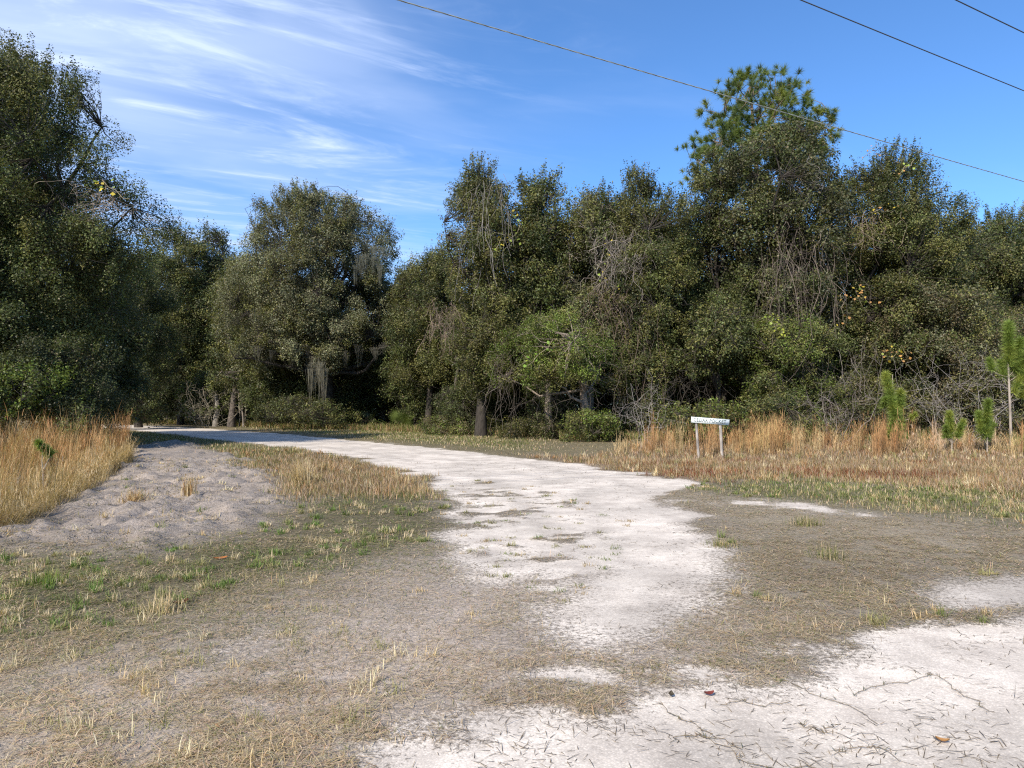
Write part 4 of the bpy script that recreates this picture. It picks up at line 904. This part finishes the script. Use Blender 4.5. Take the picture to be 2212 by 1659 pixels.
moss('grey moss hanging in the upper right of the mossy oak', 55.8, 765, 515, 835, 585, 26, 1.6, 902)
moss('grey moss hanging on the left side of the mossy oak', 56, 620, 560, 685, 615, 22, 1.3, 903, (.25, .24, .19))
for q, (mx_, my_) in enumerate(((560, 742), (588, 752), (612, 738), (640, 756), (662, 744))):
    moss('short tuft of grey moss under the left limbs of the mossy oak', 56 + .3 * (q % 3), mx_ - 6, my_, mx_ + 6, my_ + 12, 3, 1.5, 910 + q, (.2, .19, .155))
for q, (mx_, my_) in enumerate(((722, 748), (750, 756), (776, 742), (806, 750), (826, 738))):
    moss('short tuft of grey moss under the right limbs of the mossy oak', 56 + .3 * (q % 3), mx_ - 6, my_, mx_ + 6, my_ + 12, 3, 1.4, 920 + q, (.2, .19, .155))
moss('dim moss hanging in the dark trees above the road bend', 75, 290, 745, 330, 790, 18, 3., 906, (.22, .2, .17))
moss('moss on the pale slim trunks beside the road', 66, 505, 740, 545, 770, 16, 2.2, 907)

def leafvine(label, D, pts, n, seed, cols):
    rng = np.random.default_rng(seed); W = np.array([at(x, y, D) for x, y in pts]); c = W[0].copy(); g = Geo()
    f = rng.random(n) * (len(W) - 1); i = f.astype(int).clip(0, len(W) - 2); fr = (f - i)[:, None]; P = W[i] * (1 - fr) + W[i + 1] * fr + rng.normal(size=(n, 3)) * np.array([.22, .15, .2])
    K = np.array(cols)[rng.integers(0, len(cols), n)] * rng.uniform(.7, 1.2, (n, 1)); leaves(g, P, np.tile([[0, -1., .4]], (n, 1)), .15, .85, K, rng)
    for v in g.V: v.reshape(-1, 3)[:] -= c
    o = thing('leafy_vine', label, 'vine', c, 'yellowing leafy vines in the trees'); link('leaf', g.mesh('vine_leaves'), M_LEAF, o)['kind'] = 'stuff'
    gs = Geo(); st = W.copy(); q = np.linspace(0, len(W) - 1, 9); PP = np.stack([np.interp(q, np.arange(len(W)), st[:, a]) for a in range(3)], 1) - c; PP[1:-1] += rng.normal(size=(7, 3)) * .08
    tubes(gs, PP[None], np.full((1, 9), .012), 4, (.3, .25, .16)); link('stem', gs.mesh('vine_stem'), M_TWIG, o)
Yc, Yg, Yo = (.52, .40, .05), (.26, .33, .05), (.50, .27, .09)
leafvine('yellow vine leaves trailing down right of the vine curtain of the biggest oak', 38.4, [(1815,635),(1822,660),(1826,690),(1822,712)], 20, 1001, [Yc, Yo, Yg])
leafvine('yellow vine leaves on the wide dark oak, rightmost of the bright trails', 38.6, [(1855,615),(1862,640),(1885,660)], 22, 1002, [Yc, Yo, Yg])
leafvine('lime and yellow leaves climbing the narrow vine-clad tree', 38.9, [(1100,455),(1125,480),(1112,515),(1080,520),(1070,540)], 26, 1003, [Yc, Yg, Yg])
leafvine('lime green vine leaves across the low bright green tree', 35.8, [(1140,790),(1165,765),(1195,735),(1240,745),(1258,725)], 40, 1004, [(.2, .34, .045), Yg])
leafvine('yellow leaves hanging high in the centre right trees', 38.6, [(1310,500),(1318,560),(1300,600),(1340,625)], 18, 1005, [Yc, Yg])
leafvine('orange and lime leaves on the thicket bush, above the lone young pine', 37.2, [(1905,760),(1925,775),(1950,745),(1960,770)], 26, 1006, [Yc, Yo, Yg])
leafvine('orange leaves on thin shoots at the top of the wide dark oak', 41, [(1862,345),(1880,330),(1893,312)], 9, 1007, [Yo, (.4, .16, .07)])
leafvine('yellow leaves at the upper right edge of the wide dark oak', 39, [(1945,375),(1965,360),(1975,345)], 10, 1008, [Yg, Yo])
leafvine('yellow leaves in the middle of the wide dark oak', 38.6, [(1880,460),(1920,450),(1940,460)], 11, 1009, [Yc, Yo])
leafvine('yellow-green leaf patch on the low leafy oak above the sign', 36, [(1660,690),(1685,705),(1690,720)], 34, 1010, [Yg, (.34, .36, .05)])
leafvine('yellow leaves among the dead branches of the left oak', 25.8, [(205,400),(220,395),(280,430)], 12, 1011, [Yc, Yg])

# ------------------------------------------------------------------ slim pale trunks at the far verge
def slim_trunk(label, px, D, h, r, col, seed):
    rng = np.random.default_rng(seed); b = at(px, 900, D); o = thing('slim_tree', label, 'tree', (b[0], D, 0), 'slim bare trunks at the forest edge'); g = Geo(); t = np.linspace(0, 1, 7)
    P = np.stack([np.cumsum(rng.normal(size=7) * .09), np.zeros(7), t * h], 1); tubes(g, P[None], (r * (1.15 - .5 * t))[None], 8, col)
    A = P[3:]; E = A + np.stack([rng.normal(size=4), rng.normal(size=4) * .6, np.full(4, 1.2)], 1); tubes(g, curve_pts(A, E, 5, .08, rng), r * .35 * np.linspace(1, .4, 5)[None] * np.ones((4, 1)), 5, col)
    link('trunk', g.mesh('slim_trunk', True), M_BARK, o)
    rows = np.array([(h * .75, -.7, .7), (h * .9, -1.2, 1.2), (h * 1.05, -.6, .6)]); gc, *_ = crown_geo(rows, 0, rng, leaf=.15, cover=3, seed=seed, cr=(.4, .7), gap=.3, pal=PV)
    link('crown', gc.mesh('slim_crown'), M_LEAF, o)
for i, (px, D, h, r, col, lab) in enumerate([
    (466, 69, 4.5, .26, (.24, .215, .185), 'thick pale grey trunk lit by the sun at the far verge'),
    (508, 68, 6, .08, (0.18, 0.16, 0.13), 'leftmost slim trunk right of the thick pale trunk'),
    (516, 69, 6, .07, (0.20, 0.18, 0.15), 'pale slim trunk, second right of the thick pale trunk'),
    (523, 68, 6, .09, (0.22, 0.19, 0.16), 'palest slim trunk in the row left of the mossy oak'),
    (532, 70, 6, .07, (0.16, 0.14, 0.11), 'dull slim trunk nearest the mossy oak'),
    (1187, 41, 5, .2, (.24, .2, .17), 'grey trunk in the shade under the low bright green tree'),
    (985, 50, 7, .14, (.1, .085, .07), 'dark trunk below the narrow vine-clad tree'),
    (858, 62, 6, .12, (.1, .085, .07), 'dark thin trunk behind the bright palmetto'),
    (1000, 46, 6, .12, (.1, .085, .07), 'dark trunk leaning beside the low weedy bush')]):
    slim_trunk(lab, px, D, h, r, col, 1100 + i)

# ------------------------------------------------------------------ name sign
def box(g, c, s, K):
    x, y, z = np.array(s) / 2
    V = np.array([(-x,-y,-z),(x,-y,-z),(x,y,-z),(-x,y,-z),(-x,-y,z),(x,-y,z),(x,y,z),(-x,y,z)]) + np.array(c)
    g.add(V, [(0,3,2,1),(4,5,6,7),(0,1,5,4),(1,2,6,5),(2,3,7,6),(3,0,4,7)], None, K)
def paint_mat(name, col, rough, ns=9, lo=.85):
    m, nt = new_mat(name); L = nt.links; tc = nd(nt, 'ShaderNodeTexCoord'); n = nd(nt, 'ShaderNodeTexNoise', Scale=ns, Detail=6.); L.new(tc.outputs['Object'], n.inputs[0])
    r = nd(nt, 'ShaderNodeMapRange'); L.new(n.outputs[0], r.inputs[0]); r.inputs[1].default_value = .35; r.inputs[2].default_value = .65; r.inputs[3].default_value = lo; r.inputs[4].default_value = 1.0
    mu = nd(nt, 'ShaderNodeMix', data_type='RGBA', blend_type='MULTIPLY'); mu.inputs[0].default_value = 1; mu.inputs[6].default_value = (*col, 1); L.new(r.outputs[0], mu.inputs[7])
    p = nd(nt, 'ShaderNodeBsdfPrincipled', Roughness=rough); L.new(mu.outputs[2], p.inputs['Base Color']); o = nd(nt, 'ShaderNodeOutputMaterial'); L.new(p.outputs[0], o.inputs[0]); return m
def sign():
    D = 24.0; L0 = at(1492, 905, D); R0 = at(1574, 911, D)
    w = np.linalg.norm(R0 - L0); ang = math.atan2(R0[2] - L0[2], R0[0] - L0[0]); c = (L0 + R0) / 2
    o = thing('name_sign', 'white wooden name board reading CEDAR POCKET on two weathered posts', 'sign', (c[0], D, 0))
    M_W = paint_mat('sign_white', (.86, .90, .885), .5, 9, .93); M_T = paint_mat('sign_letters', (.03, .065, .06), .6)
    g = Geo(); box(g, (0, 0, 0), (w, .022, .195), (.7, .7, .7)); me = g.mesh('board')
    b = link('board', me, M_W, o); b.location = (0, -.06, c[2] - .02); b.rotation_euler = (0, -ang, 0)
    g = Geo(); e = .006
    for (x, z, sx, sz) in ((0, .092, w - .03, e), (0, -.092, w - .03, e), (-(w / 2 - .018), 0, e, .178), (w / 2 - .018, 0, e, .178)): box(g, (x, 0, z), (sx, .003, sz), (.1, .2, .2))
    f = link('border', g.mesh('border'), paint_mat('sign_border', (.35, .45, .43), .6), b); f.location = (0, -.0127, 0)
    cu = bpy.data.curves.new('lettering', 'FONT'); cu.body = 'CEDAR POCKET'; cu.size = .168; cu.align_x = 'CENTER'; cu.align_y = 'CENTER'; cu.extrude = .0015; cu.offset = .0015; cu.space_character = 1.06
    to = bpy.data.objects.new('tmp', cu); C.objects.link(to); dg = bpy.context.evaluated_depsgraph_get(); tm = bpy.data.meshes.new_from_object(to.evaluated_get(dg)); bpy.data.objects.remove(to)
    xs = [v.co.x for v in tm.vertices]; s = (w * .855) / (max(xs) - min(xs))
    tm.materials.clear(); t = link('lettering', tm, M_T, b); t.rotation_euler = (R_(90), 0, 0); t.scale = (s, 1.0, 1); t.location = (-(max(xs) + min(xs)) / 2 * s - .012, -.0145, 0.0)
    for (px0, py0, px1, py1, hw) in ((1503, 916, 1508, 972, .042), (1555, 918, 1560, 984, .048)):
        a = at(px0, py0 - 8, D); bb = at(px1, py1, D); g = Geo(); tt = np.linspace(0, 1, 6)
        P = np.stack([a[0] + (bb[0] - a[0]) * tt * (a[2] + .1) / (a[2] - bb[2]) - c[0] + np.sin(tt * 7) * .003, np.zeros(6), a[2] + (-.1 - a[2]) * tt], 1)
        tubes(g, P[None], np.full((1, 6), hw), 10, (.34, .30, .265))
        n = g.n; g.add(P[0] + np.stack([np.cos(np.arange(10) * .628) * hw, np.sin(np.arange(10) * .628) * hw, np.full(10, .004)], 1), None, [(0, i, i + 1) for i in range(1, 9)], (.34, .3, .265))
        link('post', g.mesh('post', False), M_BARK, o)
sign()

# ------------------------------------------------------------------ power lines
def wire(label, px, H, r, col, seed, twist=False):
    x, y, z = ray(px, 0); t = H / z; P0 = np.array([x * t, y * t, CAM_H + H]); vx, vy, _ = ray(3935, 886); d = np.array([vx, vy, 0]); d /= np.linalg.norm(d)
    s = np.linspace(-45, 75, 60); sag = ((s - 15) / 60) ** 2 * .6 - ((0 - 15) / 60) ** 2 * .6
    P = P0 + s[:, None] * d; P[:, 2] += sag; g = Geo(); c = P[30].copy(); nn = np.array([-d[1], d[0], 0])
    if twist:
        s = np.linspace(-45, 75, 2400); sag = ((s - 15) / 60) ** 2 * .6 - ((0 - 15) / 60) ** 2 * .6; Q_ = P0 + s[:, None] * d; Q_[:, 2] += sag
        for k_ in range(3):
            a = s * 9 + k_ * 2.094; q = Q_ + nn * (np.cos(a) * r)[:, None] + np.array([[0, 0, 1.]]) * (np.sin(a) * r)[:, None]; tubes(g, (q - c)[None], np.full((1, len(q)), r * .85), 5, np.array(col) * (1.5 if k_ == 0 else 1))
    else: tubes(g, (P - c)[None], np.full((1, len(P)), r), 8, col)
    o = link('power_line', g.mesh('power_line', True), M_WIRE); o.location = c; tag(o, label, 'cable', 'overhead power lines')
M_WIRE = leaf_mat('wire_metal', 0., .5, .5)
wire('thick twisted overhead cable crossing in front of the tall pine', 860, 6.2, .006, (.24, .25, .22), 1, True)
wire('thin overhead wire across the upper right corner, the middle one of three', 1730, 8.0, .011, (.06, .06, .06), 2)
wire('short stretch of overhead wire in the extreme upper right corner', 2065, 8.0, .011, (.05, .05, .05), 3)

# ------------------------------------------------------------------ small things on the ground
def leaf_thing(px, py, L, col, label, rot):
    x, y = gp(px, py); z = float(ground_z(x, y)[0]); g = Geo(); n = 9; t = np.linspace(-1, 1, n); w = (1 - t ** 2) ** .8 * .32 * L
    V = []; 
    for i in range(n): V += [(t[i] * L / 2, -w[i], .012 + .012 * t[i] ** 2), (t[i] * L / 2, 0, .004 + .012 * t[i] ** 2), (t[i] * L / 2, w[i], .014 + .012 * t[i] ** 2)]
    Q_ = []
    for i in range(n - 1): Q_ += [(3 * i, 3 * i + 3, 3 * i + 4, 3 * i + 1), (3 * i + 1, 3 * i + 4, 3 * i + 5, 3 * i + 2)]
    g.add(V, Q_, None, col); o = link('fallen_leaf', g.mesh('fallen_leaf', True), M_LEAF); o.location = (x, y, z + .004); o.rotation_euler = (0, 0, rot); tag(o, label, 'leaf', 'fallen leaves')
leaf_thing(1532, 1500, .06, (.17, .04, .03), 'dark red fallen leaf on the front road', .2)
leaf_thing(1450, 1502, .05, (.07, .055, .035), 'small dark fallen leaf just left of the red one', 1.3)
leaf_thing(2036, 1601, .06, (.42, .22, .08), 'tan fallen leaf alone on the white road at the lower right', 2.6)
leaf_thing(476, 1208, .14, (.45, .16, .04), 'orange fallen leaf in the mown grass below the sand', .5)
leaf_thing(390, 1302, .14, (.16, .05, .03), 'dark brown curled leaf in the mown grass, lower than the orange leaf', 1.0)

def runner(label, pts, seed, col=(.19, .15, .10)):
    """uprooted grass runner lying on the white road"""
    rng = np.random.default_rng(seed); W = np.array([gp(*p) for p in pts]); c = np.array([*W[0], 0.]); m = 14; q = np.linspace(0, len(W) - 1, m)
    x = np.interp(q, np.arange(len(W)), W[:, 0]) + rng.normal(size=m) * .012; y = np.interp(q, np.arange(len(W)), W[:, 1]) + rng.normal(size=m) * .012; z = ground_z(x, y) + .008
    g = Geo(); P = np.stack([x, y, z], 1) - c; tubes(g, P[None], np.full((1, m), .0017), 4, np.array(col) * 1.3)
    n = 26; i = rng.integers(0, m, n); K = np.array([(.2, .16, .1), (.12, .12, .06), (.28, .2, .13)])[rng.integers(0, 3, n)]
    blades(g, P[i, 0] + rng.normal(size=n) * .01, P[i, 1] + rng.normal(size=n) * .01, P[i, 2], rng.uniform(.02, .06, n), np.full(n, .0035), rng.uniform(.85, 1., n), rng.uniform(0, 6.28, n), K, rng, .2)
    o = link('grass_runner', g.mesh('grass_runner'), M_GRASS); o.location = c; tag(o, label, 'dead grass', 'uprooted grass runners on the front road')
runner('brown runner lying diagonally on the front road, left of the red leaf', [(1420,1515),(1460,1545),(1500,1562),(1540,1580)], 1)
runner('forked brown runner along the bottom edge of the picture', [(1500,1580),(1560,1600),(1600,1640),(1680,1655),(1780,1652)], 2)
runner('long runner curling right from the matted clippings', [(2000,1450),(2040,1465),(2070,1490),(2110,1520),(2140,1535)], 3)
runner('brown runner below the clippings in the middle of the front road', [(1690,1470),(1760,1500),(1830,1520),(1890,1560)], 4)
runner('small brown runner left of the middle clippings on the front road', [(1560,1520),(1600,1510),(1640,1525),(1700,1515)], 5)
runner('runner near the bottom, below the red leaf', [(1440,1600),(1500,1585),(1560,1590),(1600,1610)], 6)
runner('curled runner on the front road, right of the bottom runner', [(1800,1625),(1850,1605),(1900,1610),(1945,1640)], 7)
runner('runner joining the two dark mats of clippings on the front road', [(1850,1500),(1900,1480),(1960,1470),(2010,1455)], 8)
runner('short runner left of centre of the front road', [(1730,1560),(1780,1580),(1800,1560)], 9)

def bunch(label, px, py, h, n, seed, cols, lean=.35, az0=None, sp=.06):
    rng = np.random.default_rng(seed); x, y = gp(px, py); z = float(ground_z(x, y)[0]); g = Geo()
    X = rng.normal(size=n) * sp; Y = rng.normal(size=n) * sp; az = rng.uniform(0, 6.28, n) if az0 is None else az0 + rng.normal(size=n) * .8
    K = np.array(cols)[rng.integers(0, len(cols), n)] * rng.uniform(.6, 1.2, (n, 1)); r = math.hypot(x, y)
    blades(g, X, Y, np.full(n, -.01), h * rng.uniform(.45, 1.1, n), np.full(n, max(.004, .0006 * r)), rng.uniform(.02, lean, n), az, K, rng, .4)
    o = link('grass_clump', g.mesh('grass_clump'), M_GRASS); o.location = (x, y, z); tag(o, label, 'grass clump', 'grass clumps standing apart')
bunch('upright orange grass clump standing alone in the bare sand', 408, 1082, .40, 130, 21, [ORG, STRAW, TAN], .25)
bunch('fanned pale straw clump leaning left beside the sand', 655, 1050, .75, 260, 22, [TAN, STRAW, YL], .75, 2.6, .09)
bunch('green clump in the grass below the sand, near the left edge', 95, 1262, .17, 240, 23, [LIME, GRN, G_BRIGHT * 1.3], .8, None, .09)
bunch('straw clump fanned out in the mown grass, lower left', 360, 1320, .24, 180, 24, [TAN, OLV, STRAW], .9, 2.2, .07)
bunch('green and straw clump in the grass left of the front road', 1560, 1178, .12, 200, 25, [OLV, STRAW, GRN], .9, None, .09)
bunch('olive clump of longer grass in the right foreground verge', 1740, 1135, .20, 260, 26, [OLV, GRN, TAN * .8], .85, None, .09)
bunch('second olive clump of longer grass, right of the middle of the verge', 1790, 1205, .18, 200, 27, [OLV, GRN, TAN * .8], .85, None, .09)
bunch('flattened tan straw heap on the near left part of the sand', 290, 1098, .30, 220, 28, [TAN, ORG, STRAW], 1.0, None, .09)
bunch('pale clump standing at the left edge of the road, on the brown verge', 700, 1020, .35, 160, 29, [STRAW, OLV, ORG], .6, None, .09)

# ------------------------------------------------------------------ render settings
sc = bpy.context.scene
sc.view_settings.view_transform = 'Standard'; sc.view_settings.look = 'None'; sc.view_settings.exposure = 0.5; sc.view_settings.gamma = 1
sc.cycles.use_denoising = False; sc.cycles.filter_width = 1.2; sc.cycles.max_bounces = 5; sc.cycles.transparent_max_bounces = 4; sc.cycles.transmission_bounces = 3
